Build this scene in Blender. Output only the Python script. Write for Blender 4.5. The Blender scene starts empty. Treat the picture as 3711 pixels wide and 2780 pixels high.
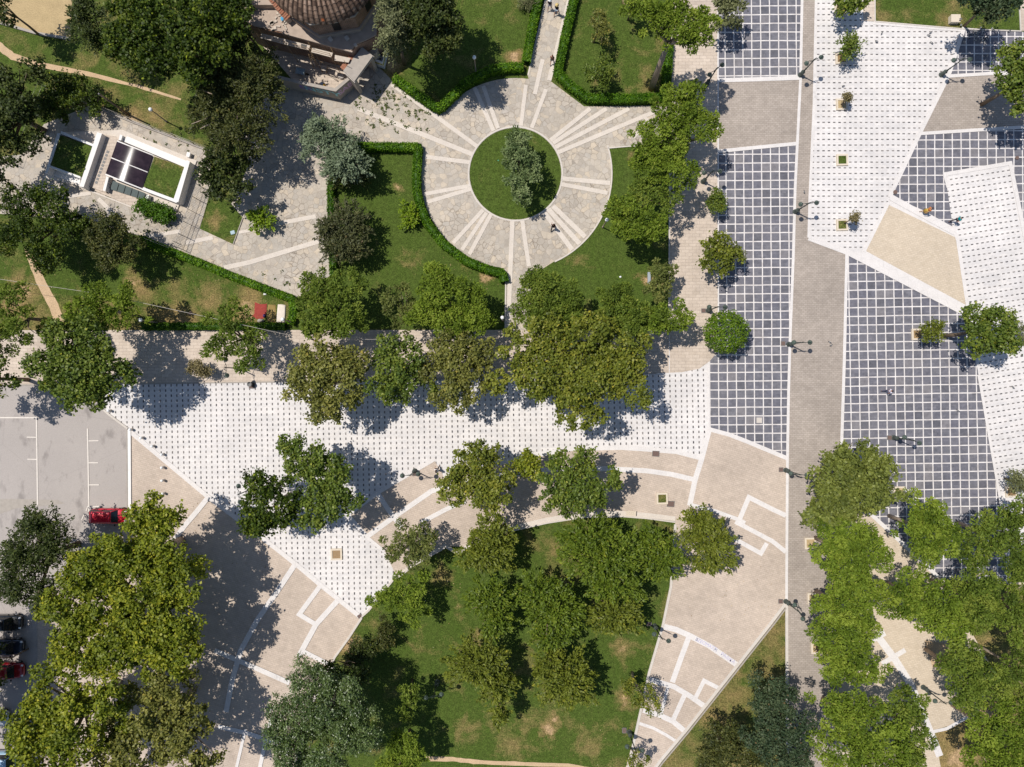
SKY_STR, SUN_STR, EXPO = 0.088, 4.15, 0.14
import bpy, bmesh, math, random
import numpy as np
from mathutils import Vector, Matrix

random.seed(7)
S = 0.0312          # metres per photo pixel on the ground
H = 77.2            # height of the drone
CX, CY = 1855.5, 1390.0
DD = 1.6777         # overview units to photo pixels
SUN_EL, SUN_DIR = 64.0, 26.0   # elevation; shadows fall this many degrees below +x

scene = bpy.context.scene
COL = scene.collection

def P(nx, ny, z=0.0):
    k = S * (H - z) / H
    return Vector(((nx - CX) * k, (CY - ny) * k, z))

# ------------------------------------------------------------------ tagging
def tag(o, label=None, cat=None, group=None, kind=None):
    if label: o['label'] = label
    if cat: o['category'] = cat
    if group: o['group'] = group
    if kind: o['kind'] = kind
    return o

def thing(name, label, cat, loc=(0, 0, 0), rz=0.0, group=None):
    o = bpy.data.objects.new(name, None)
    o.empty_display_size = 0.3
    COL.objects.link(o)
    o.location = loc
    o.rotation_euler = (0, 0, rz)
    return tag(o, label, cat, group)

def mk(name, verts, faces, mat, parent=None, smooth=False):
    me = bpy.data.meshes.new(name)
    me.from_pydata([tuple(v) for v in verts], [], faces)
    if smooth:
        me.polygons.foreach_set('use_smooth', [True] * len(me.polygons))
    o = bpy.data.objects.new(name, me)
    if mat: me.materials.append(mat)
    COL.objects.link(o)
    if parent: o.parent = parent
    return o

def from_bm(name, bm, mat, parent=None, smooth=False):
    me = bpy.data.meshes.new(name)
    bm.to_mesh(me); bm.free()
    if smooth:
        me.polygons.foreach_set('use_smooth', [True] * len(me.polygons))
    if mat: me.materials.append(mat)
    o = bpy.data.objects.new(name, me)
    COL.objects.link(o)
    if parent: o.parent = parent
    return o

def copy_tree(o, loc, rz, label=None, parent=None):
    r = o.copy(); COL.objects.link(r)
    if parent is None:
        r.location = loc; r.rotation_euler = (0, 0, rz)
        if label: r['label'] = label
    else:
        r.parent = parent
    for ch in list(o.children):
        copy_tree(ch, None, None, None, r)
    return r

# ------------------------------------------------------------------ node helper
class NT:
    def __init__(self, name):
        self.mat = bpy.data.materials.new(name)
        self.mat.use_nodes = True
        self.nt = self.mat.node_tree
        self.nt.nodes.clear()
        self.out = self.nt.nodes.new('ShaderNodeOutputMaterial')
    def n(self, t, **kw):
        x = self.nt.nodes.new(t)
        for k, v in kw.items(): setattr(x, k, v)
        return x
    def put(self, sock, v):
        if isinstance(v, bpy.types.NodeSocket): self.nt.links.new(v, sock)
        else:
            try: sock.default_value = v
            except Exception: sock.default_value = (v[0], v[1], v[2], 1)
    def math(self, op, a, b=0.0, c=0.0, clamp=False):
        x = self.n('ShaderNodeMath', operation=op); x.use_clamp = clamp
        self.put(x.inputs[0], a); self.put(x.inputs[1], b)
        if len(x.inputs) > 2: self.put(x.inputs[2], c)
        return x.outputs[0]
    def mix(self, f, a, b, blend='MIX'):
        x = self.n('ShaderNodeMix', data_type='RGBA', blend_type=blend)
        self.put(x.inputs[0], f); self.put(x.inputs[6], self.c(a)); self.put(x.inputs[7], self.c(b))
        return x.outputs[2]
    def c(self, v):
        if isinstance(v, (tuple, list)) and len(v) == 3: return (v[0], v[1], v[2], 1.0)
        return v
    def pos(self):
        if not hasattr(self, '_p'): self._p = self.n('ShaderNodeNewGeometry').outputs['Position']
        return self._p
    def obj(self):
        return self.n('ShaderNodeTexCoord').outputs['Object']
    def mapv(self, vec, loc=(0, 0, 0), rot=0.0, scale=(1, 1, 1)):
        a = self.n('ShaderNodeVectorMath', operation='SUBTRACT')
        self.put(a.inputs[0], vec); a.inputs[1].default_value = loc
        m = self.n('ShaderNodeMapping', vector_type='POINT')
        self.nt.links.new(a.outputs[0], m.inputs[0])
        m.inputs['Rotation'].default_value = (0, 0, rot)
        m.inputs['Scale'].default_value = scale
        return m.outputs[0]
    def sep(self, v):
        x = self.n('ShaderNodeSeparateXYZ'); self.put(x.inputs[0], v)
        return x.outputs
    def noise(self, scale, detail=3, vec=None, rough=.55, dist=0.0, out=0):
        x = self.n('ShaderNodeTexNoise')
        self.put(x.inputs['Vector'], vec if vec is not None else self.pos())
        x.inputs['Scale'].default_value = scale; x.inputs['Detail'].default_value = detail
        x.inputs['Roughness'].default_value = rough; x.inputs['Distortion'].default_value = dist
        return x.outputs[out]
    def ramp(self, f, stops):
        x = self.n('ShaderNodeValToRGB')
        self.put(x.inputs[0], f)
        el = x.color_ramp.elements
        while len(el) < len(stops): el.new(0.5)
        for e, (p, c) in zip(el, stops):
            e.position = p
            e.color = (c, c, c, 1) if isinstance(c, (int, float)) else (c[0], c[1], c[2], 1)
        return x.outputs[0]
    def attr(self, name):
        return self.n('ShaderNodeAttribute', attribute_name=name).outputs['Fac']
    def bsdf(self, col, rough=.8, spec=.3, metal=0.0, bump=None, bstr=.3, bdist=.02, **kw):
        b = self.n('ShaderNodeBsdfPrincipled')
        self.put(b.inputs['Base Color'], self.c(col)); self.put(b.inputs['Roughness'], rough)
        self.put(b.inputs['Specular IOR Level'], spec); self.put(b.inputs['Metallic'], metal)
        if bump is not None:
            q = self.n('ShaderNodeBump'); q.inputs['Strength'].default_value = bstr
            q.inputs['Distance'].default_value = bdist
            self.nt.links.new(bump, q.inputs['Height']); self.nt.links.new(q.outputs[0], b.inputs['Normal'])
        return b
    def done(self, sh):
        self.nt.links.new(sh.outputs[0] if hasattr(sh, 'outputs') else sh, self.out.inputs[0])
        return self.mat

def fr(t, x, period):       # signed distance to the cell centre, in cells (-.5..+.5)
    return t.math('SUBTRACT', t.math('FRACT', t.math('DIVIDE', x, period)), 0.5)

def plain(name, col, rough=.7, spec=.3, metal=0.0, var=.12, scale=2.0):
    t = NT(name)
    f = t.noise(scale, 4)
    c = t.mix(t.math('MULTIPLY', f, 1.0), tuple(x * (1 - var) for x in col), tuple(min(1, x * (1 + var)) for x in col))
    return t.done(t.bsdf(c, rough, spec, metal))

# ------------------------------------------------------------------ materials
# worn spots of the lawn: photo x, y, radius, strength
SPOTS = [(1985, 2645, 34, .9), (2010, 2612, 26, .9), (1448, 682, 26, .9), (1868, 203, 36, .9), (1180, 1130, 0, 0), (1500, 950, 60, .55), (1590, 1000, 55, .6), (1700, 960, 60, .6), (1760, 1010, 40, .8),
         (2340, 1010, 34, .95), (2100, 960, 60, .5), (2290, 560, 40, .6), (2050, 2100, 45, .5), (2015, 1980, 40, .5), (1600, 2090, 50, .5), (1680, 2250, 60, .45), (1720, 2330, 70, .5), (1270, 2335, 60, .9), (2250, 2350, 60, .65), (2260, 2540, 55, .7),
         (90, 1040, 70, .75), (60, 1100, 60, .8), (480, 1010, 40, .8), (520, 1050, 60, .5), (660, 1165, 90, .7), (760, 1075, 70, .5), (900, 1120, 80, .8), (480, 430, 60, .8), (330, 370, 60, .8), (560, 410, 40, .6), (1420, 230, 70, .8), (1700, 2640, 60, .42), (1850, 2700, 70, .5), (2140, 2700, 50, .45), (1780, 2590, 40, .4), (1900, 2620, 50, .45),
         (770, 790, 40, .6), (3430, 60, 70, .5), (3200, 60, 60, .4), (2350, 300, 50, .5), (1330, 640, 50, .4), (2120, 1140, 60, .6), (3560, 2580, 120, .9), (3480, 2740, 90, .9), (2160, 300, 30, .5)]
def m_grass(name='grass', dry=0.0):
    t = NT(name)
    big = t.noise(.055, 4, rough=.6); mid = t.noise(.42, 5, rough=.62, dist=.6); fine = t.noise(7.0, 3, rough=.7)
    mow = t.noise(1.7, 2, vec=t.mapv(t.pos(), rot=.5, scale=(1, .25, 1)))
    g = t.mix(big, (.044, .082, .010), (.066, .098, .017))
    g = t.mix(t.math('MULTIPLY', mow, .55), g, (.088, .108, .026))
    d = t.math('ADD', t.math('MULTIPLY', mid, .75), t.math('MULTIPLY', big, .4))
    d = t.math('ADD', d, dry - .045)
    w = t.n('ShaderNodeVectorMath', operation='ADD'); t.put(w.inputs[0], t.pos())
    nz = t.n('ShaderNodeVectorMath', operation='SCALE'); t.put(nz.inputs[0], t.noise(.55, 4, out=1, rough=.7)); nz.inputs['Scale'].default_value = 3.2
    t.put(w.inputs[1], nz.outputs[0])
    acc = None
    for x, y, r, s in SPOTS:
        if not r: continue
        p = P(x, y); q = t.n('ShaderNodeVectorMath', operation='DISTANCE'); t.put(q.inputs[0], w.outputs[0]); q.inputs[1].default_value = (p.x + 1.6, p.y + 1.6, 1.6)
        f = t.math('MULTIPLY', t.math('SUBTRACT', 1.0, t.math('DIVIDE', q.outputs['Value'], r * S * 1.15), clamp=True), s * .88)
        acc = f if acc is None else t.math('MAXIMUM', acc, f)
    d = t.math('ADD', d, t.math('MULTIPLY', acc, .55))
    d = t.math('ADD', d, t.math('MULTIPLY', t.math('SUBTRACT', fine, .5), .28))
    f = t.ramp(d, [(.54, 0.0), (.66, .42), (.84, .9)])
    g = t.mix(f, g, (.25, .175, .075))
    g = t.mix(t.ramp(t.math('ADD', acc, t.math('MULTIPLY', fine, .12)), [(.5, 0.0), (.66, .85)]), g, (.40, .27, .15))
    f2 = t.ramp(fine, [(.34, .55), (.66, 1.4)])
    g = t.mix(1.0, g, f2, 'MULTIPLY')
    g = t.mix(1.0, g, t.ramp(t.noise(2.1, 4, rough=.75), [(.32, .72), (.66, 1.25)]), 'MULTIPLY')
    return t.done(t.bsdf(g, .9, .1, bump=fine, bstr=.9, bdist=.05))

def m_dirt(name, col=(.50, .36, .2)):
    t = NT(name)
    a = t.noise(.9, 5); b = t.noise(9, 3)
    c = t.mix(a, tuple(x * .75 for x in col), tuple(min(1, x * 1.2) for x in col))
    c = t.mix(1.0, c, t.ramp(b, [(.3, .8), (.7, 1.15)]), 'MULTIPLY')
    return t.done(t.bsdf(c, .95, .1, bump=b, bstr=.5))

def grime(t, c, lo=.86):
    n1 = t.noise(.13, 5, rough=.65); n2 = t.noise(1.1, 4, rough=.7); n3 = t.noise(11, 2)
    c = t.mix(1.0, c, t.ramp(n1, [(.35, lo), (.62, 1.0)]), 'MULTIPLY')
    c = t.mix(1.0, c, t.ramp(n2, [(.3, lo + .04), (.6, 1.02)]), 'MULTIPLY')
    c = t.mix(1.0, c, t.ramp(n3, [(.35, .93), (.65, 1.04)]), 'MULTIPLY')
    st = t.ramp(t.noise(.55, 3, rough=.8, dist=1.5), [(.63, 1.0), (.74, .84)])
    return t.mix(1.0, c, st, 'MULTIPLY')

WHITE = (.72, .675, .645)

def m_dots(name, q, px, py, w, h, rot):
    t = NT(name)
    v = t.mapv(t.pos(), tuple(P(*q)), -math.radians(rot))
    x, y, _ = t.sep(v)
    # shift so that q is the centre of a dark stone
    wob = t.math('MULTIPLY', t.math('SUBTRACT', t.noise(.5, 2), .5), .06)
    xs = t.math('ADD', t.math('ADD', x, .5 * px * S), wob); ys = t.math('ADD', t.math('ADD', y, .5 * py * S), wob)
    fx = t.math('ABSOLUTE', fr(t, xs, px * S)); fy = t.math('ABSOLUTE', fr(t, ys, py * S))
    inx = t.math('LESS_THAN', fx, .5 * w / px); iny = t.math('LESS_THAN', fy, .5 * h / py)
    dot = t.math('MULTIPLY', inx, iny)
    cell = t.n('ShaderNodeTexWhiteNoise', noise_dimensions='2D')
    cv = t.n('ShaderNodeCombineXYZ')
    t.put(cv.inputs[0], t.math('FLOOR', t.math('DIVIDE', xs, px * S))); t.put(cv.inputs[1], t.math('FLOOR', t.math('DIVIDE', ys, py * S)))
    t.put(cell.inputs['Vector'], cv.outputs[0])
    rnd = cell.outputs['Value']
    # pale slabs: rows with slightly different stone
    br = t.n('ShaderNodeTexBrick'); t.put(br.inputs['Vector'], v)
    br.inputs['Scale'].default_value = 1.0; br.inputs['Mortar Size'].default_value = .006
    br.inputs['Brick Width'].default_value = px * S * 1.5; br.inputs['Row Height'].default_value = py * S * .5
    br.inputs['Color1'].default_value = (*WHITE, 1); br.inputs['Color2'].default_value = (WHITE[0] * .91, WHITE[1] * .92, WHITE[2] * .935, 1)
    br.inputs['Mortar'].default_value = (.56, .53, .51, 1)
    base = grime(t, br.outputs[0], .89)
    ck = t.n('ShaderNodeTexWhiteNoise', noise_dimensions='2D'); cv2 = t.n('ShaderNodeCombineXYZ')
    t.put(cv2.inputs[0], t.math('FLOOR', t.math('DIVIDE', xs, px * S * 3.5))); t.put(cv2.inputs[1], t.math('FLOOR', t.math('DIVIDE', ys, py * S * 2.5))); t.put(ck.inputs['Vector'], cv2.outputs[0])
    base = t.mix(1.0, base, t.ramp(ck.outputs['Value'], [(0, .955), (1, 1.02)]), 'MULTIPLY')
    gum = t.ramp(t.noise(3.1, 2, rough=.5), [(.735, 1.0), (.76, .8)])
    base = t.mix(1.0, base, gum, 'MULTIPLY')
    dc = t.mix(rnd, (.07, .066, .07), (.24, .215, .20))
    c = t.mix(dot, base, dc)
    return t.done(t.bsdf(c, .75, .2))

def m_grid(name, q, px, py, w, rot):
    t = NT(name)
    v = t.mapv(t.pos(), tuple(P(*q)), -math.radians(rot))
    x, y, _ = t.sep(v)
    wob = t.math('MULTIPLY', t.math('SUBTRACT', t.noise(.35, 2), .5), .10)
    x = t.math('ADD', x, wob); y = t.math('ADD', y, wob)
    fx = t.math('ABSOLUTE', fr(t, x, px * S)); fy = t.math('ABSOLUTE', fr(t, y, py * S))
    lx = t.math('GREATER_THAN', fx, .5 - .5 * w / px); ly = t.math('GREATER_THAN', fy, .5 - .5 * w / py)
    line = t.math('MAXIMUM', lx, ly)
    cv = t.n('ShaderNodeCombineXYZ')
    t.put(cv.inputs[0], t.math('FLOOR', t.math('DIVIDE', x, px * S))); t.put(cv.inputs[1], t.math('FLOOR', t.math('DIVIDE', y, py * S)))
    wn = t.n('ShaderNodeTexWhiteNoise', noise_dimensions='2D'); t.put(wn.inputs['Vector'], cv.outputs[0])
    # each tile is laid from long dark slabs
    br = t.n('ShaderNodeTexBrick'); t.put(br.inputs['Vector'], v)
    br.inputs['Scale'].default_value = 1.0; br.inputs['Mortar Size'].default_value = .008
    br.inputs['Brick Width'].default_value = px * S * .5; br.inputs['Row Height'].default_value = py * S * .25
    br.inputs['Color1'].default_value = (.125, .124, .145, 1); br.inputs['Color2'].default_value = (.178, .172, .188, 1)
    br.inputs['Mortar'].default_value = (.085, .085, .1, 1)
    tile = t.mix(t.math('MULTIPLY', wn.outputs['Value'], .5), br.outputs[0], (.115, .112, .145))
    odd = t.math('GREATER_THAN', wn.outputs['Value'], .93)
    tile = t.mix(t.math('MULTIPLY', odd, .5), tile, (.24, .22, .215))
    drk = t.math('LESS_THAN', wn.outputs['Value'], .10)
    tile = t.mix(t.math('MULTIPLY', drk, .6), tile, (.075, .075, .092))
    tile = t.mix(1.0, tile, t.ramp(t.noise(1.5, 5, rough=.75), [(.3, .72), (.68, 1.25)]), 'MULTIPLY')
    hz = t.ramp(t.noise(.16, 4, rough=.7), [(.42, 0.0), (.75, .35)])
    tile = t.mix(hz, tile, (.24, .225, .23))
    sp = t.ramp(t.noise(4.2, 3, rough=.75, dist=2.0), [(.69, 0.0), (.76, .55)])
    tile = t.mix(sp, tile, (.34, .33, .33))
    lc = t.mix(t.ramp(t.noise(1.1, 5, rough=.7), [(.35, 0.0), (.6, 1.0)]), (WHITE[0] * .72, WHITE[1] * .70, WHITE[2] * .69), WHITE)
    c = t.mix(line, tile, lc)
    return t.done(t.bsdf(c, .6, .25))

def m_brick(name, c1, c2, mort, bw=.42, bh=.2, rot=0.0, lo=.84):
    t = NT(name)
    v = t.mapv(t.pos(), rot=rot)
    br = t.n('ShaderNodeTexBrick'); t.put(br.inputs['Vector'], v)
    br.inputs['Scale'].default_value = 1.0; br.inputs['Mortar Size'].default_value = .02
    br.inputs['Brick Width'].default_value = bw; br.inputs['Row Height'].default_value = bh
    br.inputs['Color1'].default_value = (*c1, 1); br.inputs['Color2'].default_value = (*c2, 1); br.inputs['Mortar'].default_value = (*mort, 1)
    c = grime(t, br.outputs[0], lo)
    gr = t.ramp(t.noise(2.2, 4, rough=.8, dist=1.0), [(.70, 0.0), (.8, .5)])
    c = t.mix(gr, c, (.2, .16, .09))
    return t.done(t.bsdf(c, .85, .15))

def m_flag():
    t = NT('flagstone')
    w = t.n('ShaderNodeVectorMath', operation='ADD'); t.put(w.inputs[0], t.pos())
    nz = t.n('ShaderNodeVectorMath', operation='SCALE'); t.put(nz.inputs[0], t.noise(.9, 2, out=1)); nz.inputs['Scale'].default_value = .5
    t.put(w.inputs[1], nz.outputs[0])
    vo = t.n('ShaderNodeTexVoronoi', feature='F1', distance='CHEBYCHEV'); t.put(vo.inputs['Vector'], w.outputs[0]); vo.inputs['Scale'].default_value = 1.75
    ve = t.n('ShaderNodeTexVoronoi', feature='DISTANCE_TO_EDGE'); t.put(ve.inputs['Vector'], w.outputs[0]); ve.inputs['Scale'].default_value = 1.75
    sx = t.n('ShaderNodeSeparateColor'); t.put(sx.inputs[0], vo.outputs['Color'])
    vo.distance = 'EUCLIDEAN'
    c = t.ramp(sx.outputs[0], [(.0, (.41, .36, .305)), (.3, (.51, .445, .37)), (.6, (.45, .405, .35)), (.8, (.57, .48, .375)), (1.0, (.48, .43, .375))])
    c = grime(t, c, .84)
    gap = t.ramp(ve.outputs['Distance'], [(.0, 1.0), (.03, .7), (.055, 0.0)])
    gc = t.mix(t.ramp(t.noise(.3, 3), [(.45, 0.), (.6, 1.)]), (.15, .115, .085), (.30, .25, .20))
    c = t.mix(t.math('MULTIPLY', gap, t.ramp(t.noise(.35, 3), [(.35, .25), (.65, .85)])), c, gc)
    return t.done(t.bsdf(c, .85, .15))

def m_slabs(name, col=(.66, .59, .52), bw=.8):
    t = NT(name)
    c = t.mix(t.noise(1.3, 3), tuple(x * .88 for x in col), col)
    vo = t.n('ShaderNodeTexVoronoi', feature='DISTANCE_TO_EDGE'); t.put(vo.inputs['Vector'], t.pos()); vo.inputs['Scale'].default_value = 1 / bw
    vo.inputs['Randomness'].default_value = .55
    c = t.mix(t.ramp(vo.outputs['Distance'], [(0, .4), (.03, 0)]), c, tuple(x * .65 for x in col))
    return t.done(t.bsdf(grime(t, c, .92), .8, .2))

def m_asphalt():
    t = NT('asphalt')
    c = t.mix(t.noise(.2, 5, rough=.7), (.335, .30, .278), (.42, .375, .345))
    c = t.mix(1.0, c, t.ramp(t.noise(14, 2), [(.3, .88), (.7, 1.1)]), 'MULTIPLY')
    st = t.ramp(t.noise(.45, 3, rough=.6, vec=t.mapv(t.pos(), rot=.1, scale=(1.6, .8, 1))), [(.56, 0.0), (.70, .55)])
    c = t.mix(st, c, (.17, .15, .14))
    cr = t.n('ShaderNodeTexVoronoi', feature='DISTANCE_TO_EDGE'); w = t.mapv(t.pos(), scale=(.1, .14, 1))
    t.put(cr.inputs['Vector'], w); cr.inputs['Scale'].default_value = 1.0
    c = t.mix(t.ramp(cr.outputs['Distance'], [(0, .16), (.006, 0)]), c, (.14, .12, .11))
    return t.done(t.bsdf(c, .85, .2))

M = {}
M['grass'] = m_grass(); M['grassdry'] = m_grass('dry_grass', .13); M['grasslush'] = m_grass('lush_grass', -.10)
M['straw'] = m_dirt('straw_ground', (.44, .33, .18)); M['dirt'] = m_dirt('bare_earth', (.52, .37, .23)); M['soil'] = m_dirt('soil', (.30, .2, .1))
M['dotsW'] = m_dots('dotted_slabs_plaza', (1396.6, 1624.8), 20.3, 18.7, 4.7, 9.0, 1.1)
M['dotsB'] = m_dots('dotted_slabs_walk', (3023, 629), 19.35, 20.55, 9.2, 4.2, 0.0)
M['dotsD'] = m_dots('dotted_slabs_turned', (3478, 852), 19.1, 20.4, 9.2, 4.2, 9.0)
M['gridA'] = m_grid('grid_tiles_strip', (2794.7, 938), 32.3, 31.6, 3.8, .42)
M['gridC'] = m_grid('grid_tiles_plaza', (3212.6, 1397.6), 32.6, 31.6, 3.8, 1.0)
M['gridE'] = m_grid('grid_tiles_corner', (3483, 571), 31.8, 32.0, 3.8, .3)
M['gridF'] = m_grid('grid_tiles_lawn_side', (3501.4, 163.6), 29.3, 30.5, 3.8, 0.0)
M['white'] = m_slabs('white_stone', WHITE, 1.1)
M['pale'] = m_slabs('pale_stone', (.66, .585, .51), .55)
M['kerb'] = m_slabs('kerb_stone', (.62, .56, .5), .9)
M['road'] = m_brick('grey_brick_road', (.375, .318, .272), (.445, .38, .328), (.30, .255, .215), .42, .21)
M['beige'] = m_brick('beige_brick', (.525, .432, .355), (.59, .485, .40), (.455, .37, .30), .5, .22, .3)
M['beige2'] = m_brick('beige_slabs', (.55, .455, .37), (.62, .52, .43), (.42, .345, .285), .8, .36)
M['sand'] = m_brick('sand_brick', (.55, .455, .345), (.615, .515, .40), (.49, .40, .30), .4, .2, .2, .9)
M['flag'] = m_flag(); M['asphalt'] = m_asphalt()
M['paint'] = plain('worn_white_paint', (.66, .6, .54), .7, .2, 0, .15, 3)
M['iron'] = plain('dark_green_iron', (.035, .05, .045), .45, .4, .2, .3, 3)
M['ironbase'] = plain('weathered_iron', (.07, .085, .075), .6, .3, .1, .3, 5)
M['lampcap'] = plain('lamp_cap_green', (.085, .115, .095), .35, .5, .1, .2, 6)
M['globe'] = plain('white_globe', (.85, .85, .85), .25, .5, 0, .02)
M['steel'] = plain('grey_steel', (.17, .165, .16), .6, .3, .0, .1)
M['bark'] = plain('bark', (.16, .12, .085), .9, .1, 0, .35, 6)
M['barkpale'] = plain('pale_bark', (.34, .27, .21), .9, .1, 0, .3, 5)
M['wood'] = plain('weathered_wood', (.30, .2, .11), .8, .2, 0, .25, 6)
M['plank'] = plain('scaffold_planks', (.50, .43, .36), .8, .2, 0, .25, 4)
M['concrete'] = plain('concrete', (.36, .32, .28), .9, .1, 0, .22, 2.5)
M['plaster'] = plain('white_plaster', (.74, .71, .68), .8, .2, 0, .08, 3)
M['roofstone'] = plain('roof_mortar', (.40, .32, .26), .9, .1, 0, .3, 1.5)
M['rust'] = plain('brown_cover', (.15, .10, .085), .8, .2, 0, .2, 6)
M['black'] = plain('black_plastic', (.012, .012, .013), .5, .4)
M['glass'] = plain('dark_glass', (.012, .016, .02), .08, .6, 0, .1)
M['greyglass'] = plain('grey_glass', (.13, .155, .15), .15, .6, 0, .08)
M['rubber'] = plain('rubber', (.015, .015, .015), .8, .2)
M['rim'] = plain('alloy', (.4, .4, .41), .35, .5, .8, .05)
# ------------------------------------------------------------------ flat sheets
_ZC = [0]

def flat(name, pts, layer, mat, label, cat='paving', kind='structure'):
    z = .006 * layer + .0002 * (_ZC[0] % 9); _ZC[0] += 1
    bm = bmesh.new()
    vs = [bm.verts.new(P(x, y, 0) + Vector((0, 0, z))) for x, y in pts]
    f = bm.faces.new(vs)
    f.normal_update()
    if f.normal.z < 0: f.normal_flip()
    bmesh.ops.triangulate(bm, faces=bm.faces[:])
    return tag(from_bm(name, bm, M[mat] if isinstance(mat, str) else mat), label, cat, None, kind)

def offs(pts, w):
    """left / right offset polylines with mitred joints (photo pixels)"""
    L, R = [], []
    n = len(pts)
    for i in range(n):
        p = Vector(pts[i])
        d1 = (p - Vector(pts[i - 1])).normalized() if i > 0 else None
        d2 = (Vector(pts[i + 1]) - p).normalized() if i < n - 1 else None
        if d1 is None: d1 = d2
        if d2 is None: d2 = d1
        t = (d1 + d2)
        t = t.normalized() if t.length > 1e-6 else d1
        m = Vector((-t.y, t.x)); nn = Vector((-d1.y, d1.x))
        k = (w / 2) / max(.45, m.dot(nn))
        L.append(p + m * k); R.append(p - m * k)
    return L, R

def band(name, pts, w, layer, mat, label, cat='paving band'):
    L, R = offs(pts, w); z = .012 + .006 * layer + .0004 * (_ZC[0] % 23); _ZC[0] += 1
    vs = [P(p.x, p.y) + Vector((0, 0, z)) for p in L] + [P(p.x, p.y) + Vector((0, 0, z)) for p in R]
    n = len(pts)
    fs = [(i, i + 1, n + i + 1, n + i) for i in range(n - 1)]
    return tag(mk(name, vs, fs, M[mat] if isinstance(mat, str) else mat), label, cat, None, 'structure')

def ridge(name, pts, w, h, mat, label, cat='kerb', kind='structure', closed=False, z0=0.0, parent=None):
    """a kerb or low wall of real height along a polyline"""
    if closed: pts = list(pts) + [pts[0], pts[1]]
    L, R = offs(pts, w)
    if closed: L, R, pts = L[1:], R[1:], pts[1:]
    n = len(pts); vs = []
    for A, z in ((L, z0 - .05), (L, z0 + h), (R, z0 + h), (R, z0 - .05)):
        vs += [P(p.x, p.y) + Vector((0, 0, z)) for p in A]
    fs = []
    for k in range(3):
        for i in range(n - 1):
            fs.append((k * n + i, k * n + i + 1, (k + 1) * n + i + 1, (k + 1) * n + i))
    if not closed:
        fs += [(0, n, 2 * n, 3 * n), (n - 1, 4 * n - 1, 3 * n - 1, 2 * n - 1)]
    o = mk(name, vs, fs, M[mat], parent)
    bm = bmesh.new(); bm.from_mesh(o.data); bmesh.ops.recalc_face_normals(bm, faces=bm.faces[:]); bm.to_mesh(o.data); bm.free()
    if parent is None: tag(o, label, cat, None, kind)
    return o

def arc(cx, cy, r, a0, a1, n=24):
    return [(cx + r * math.cos(math.radians(a0 + (a1 - a0) * i / n)), cy + r * math.sin(math.radians(a0 + (a1 - a0) * i / n))) for i in range(n + 1)]

# ground to the horizon
G = 1200
o = mk('ground', [(-G, -G, 0), (G, -G, 0), (G, G, 0), (-G, G, 0)], [(0, 1, 2, 3)], M['grass'])
tag(o, 'mown park lawn with dry patches between the paved areas', 'lawn', None, 'structure')

flat('straw_ground', [(-200, -200), (300, -200), (262, 0), (256, 140), (130, 122), (0, 82), (-200, 60)], 1, 'straw', 'straw coloured bare ground in the top left corner', 'ground')
flat('lush_lawn', [(1340, 540), (1520, 540), (1510, 690), (1560, 820), (1700, 950), (1826, 1000), (1826, 1190), (1215, 1190), (1200, 680), (1330, 660)], 1, 'grasslush', 'deep green lawn west of the circular plaza', 'lawn')
flat('lush_lawn', [(2210, 540), (2270, 530), (2425, 540), (2420, 1190), (1925, 1190), (1940, 975), (2100, 880), (2200, 740)], 1, 'grasslush', 'deep green lawn on the east side of the circular plaza', 'lawn')
flat('dry_lawn', [(2846, 2195), (2846, 2800), (2300, 2850), (2400, 2760), (2490, 2650), (2680, 2410)], 1, 'grassdry', 'dry triangle of lawn between the beige walk and the road', 'lawn')
flat('dry_lawn', [(-200, 1085), (180, 1060), (640, 1130), (640, 1195), (-200, 1195)], 1, 'grassdry', 'worn lawn with yellow patches above the left footpath', 'lawn')

# parking lot and lower left
flat('parking_asphalt', [(-400, 1396), (300, 1396), (371, 1478), (394, 1500), (462, 1552), (462, 1905), (136, 2190), (136, 2900), (-400, 2900)], 2, 'asphalt', 'sun bleached grey asphalt of the parking lot', 'road')
flat('beige_pavement', [(462, 1552), (475, 1566), (749, 1794), (1000, 1985), (1081, 2052), (1167, 2123), (1302, 2233), (1309, 2240), (1262, 2311), (1212, 2379), (1150, 2500), (1090, 2660), (1055, 2900), (136, 2900), (136, 2190), (462, 1905)], 1, 'beige', 'beige brick pavement beside the parking lot and white plaza')
# beige brick under the pines, lower right
flat('beige_pavement', [(2856, 1750), (3055, 1764), (3240, 1938), (3405, 2093), (3670, 2110), (4200, 2110), (4200, 2950), (2856, 2950)], 1, 'sand', 'beige brick paving under the pine grove')
flat('lawn_patch', [(3420, 2100), (3720, 2120), (4000, 2300), (4000, 2950), (3440, 2950), (3400, 2730), (3370, 2650), (3540, 2600), (3600, 2430), (3520, 2290)], 3, 'grassdry', 'dry lawn under the pine grove at the right edge', 'lawn')
flat('dirt_patch', [(3350, 2320), (3470, 2340), (3490, 2400), (3380, 2420)], 4, 'dirt', 'patch of bare brown earth among the pines', 'ground')

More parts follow.
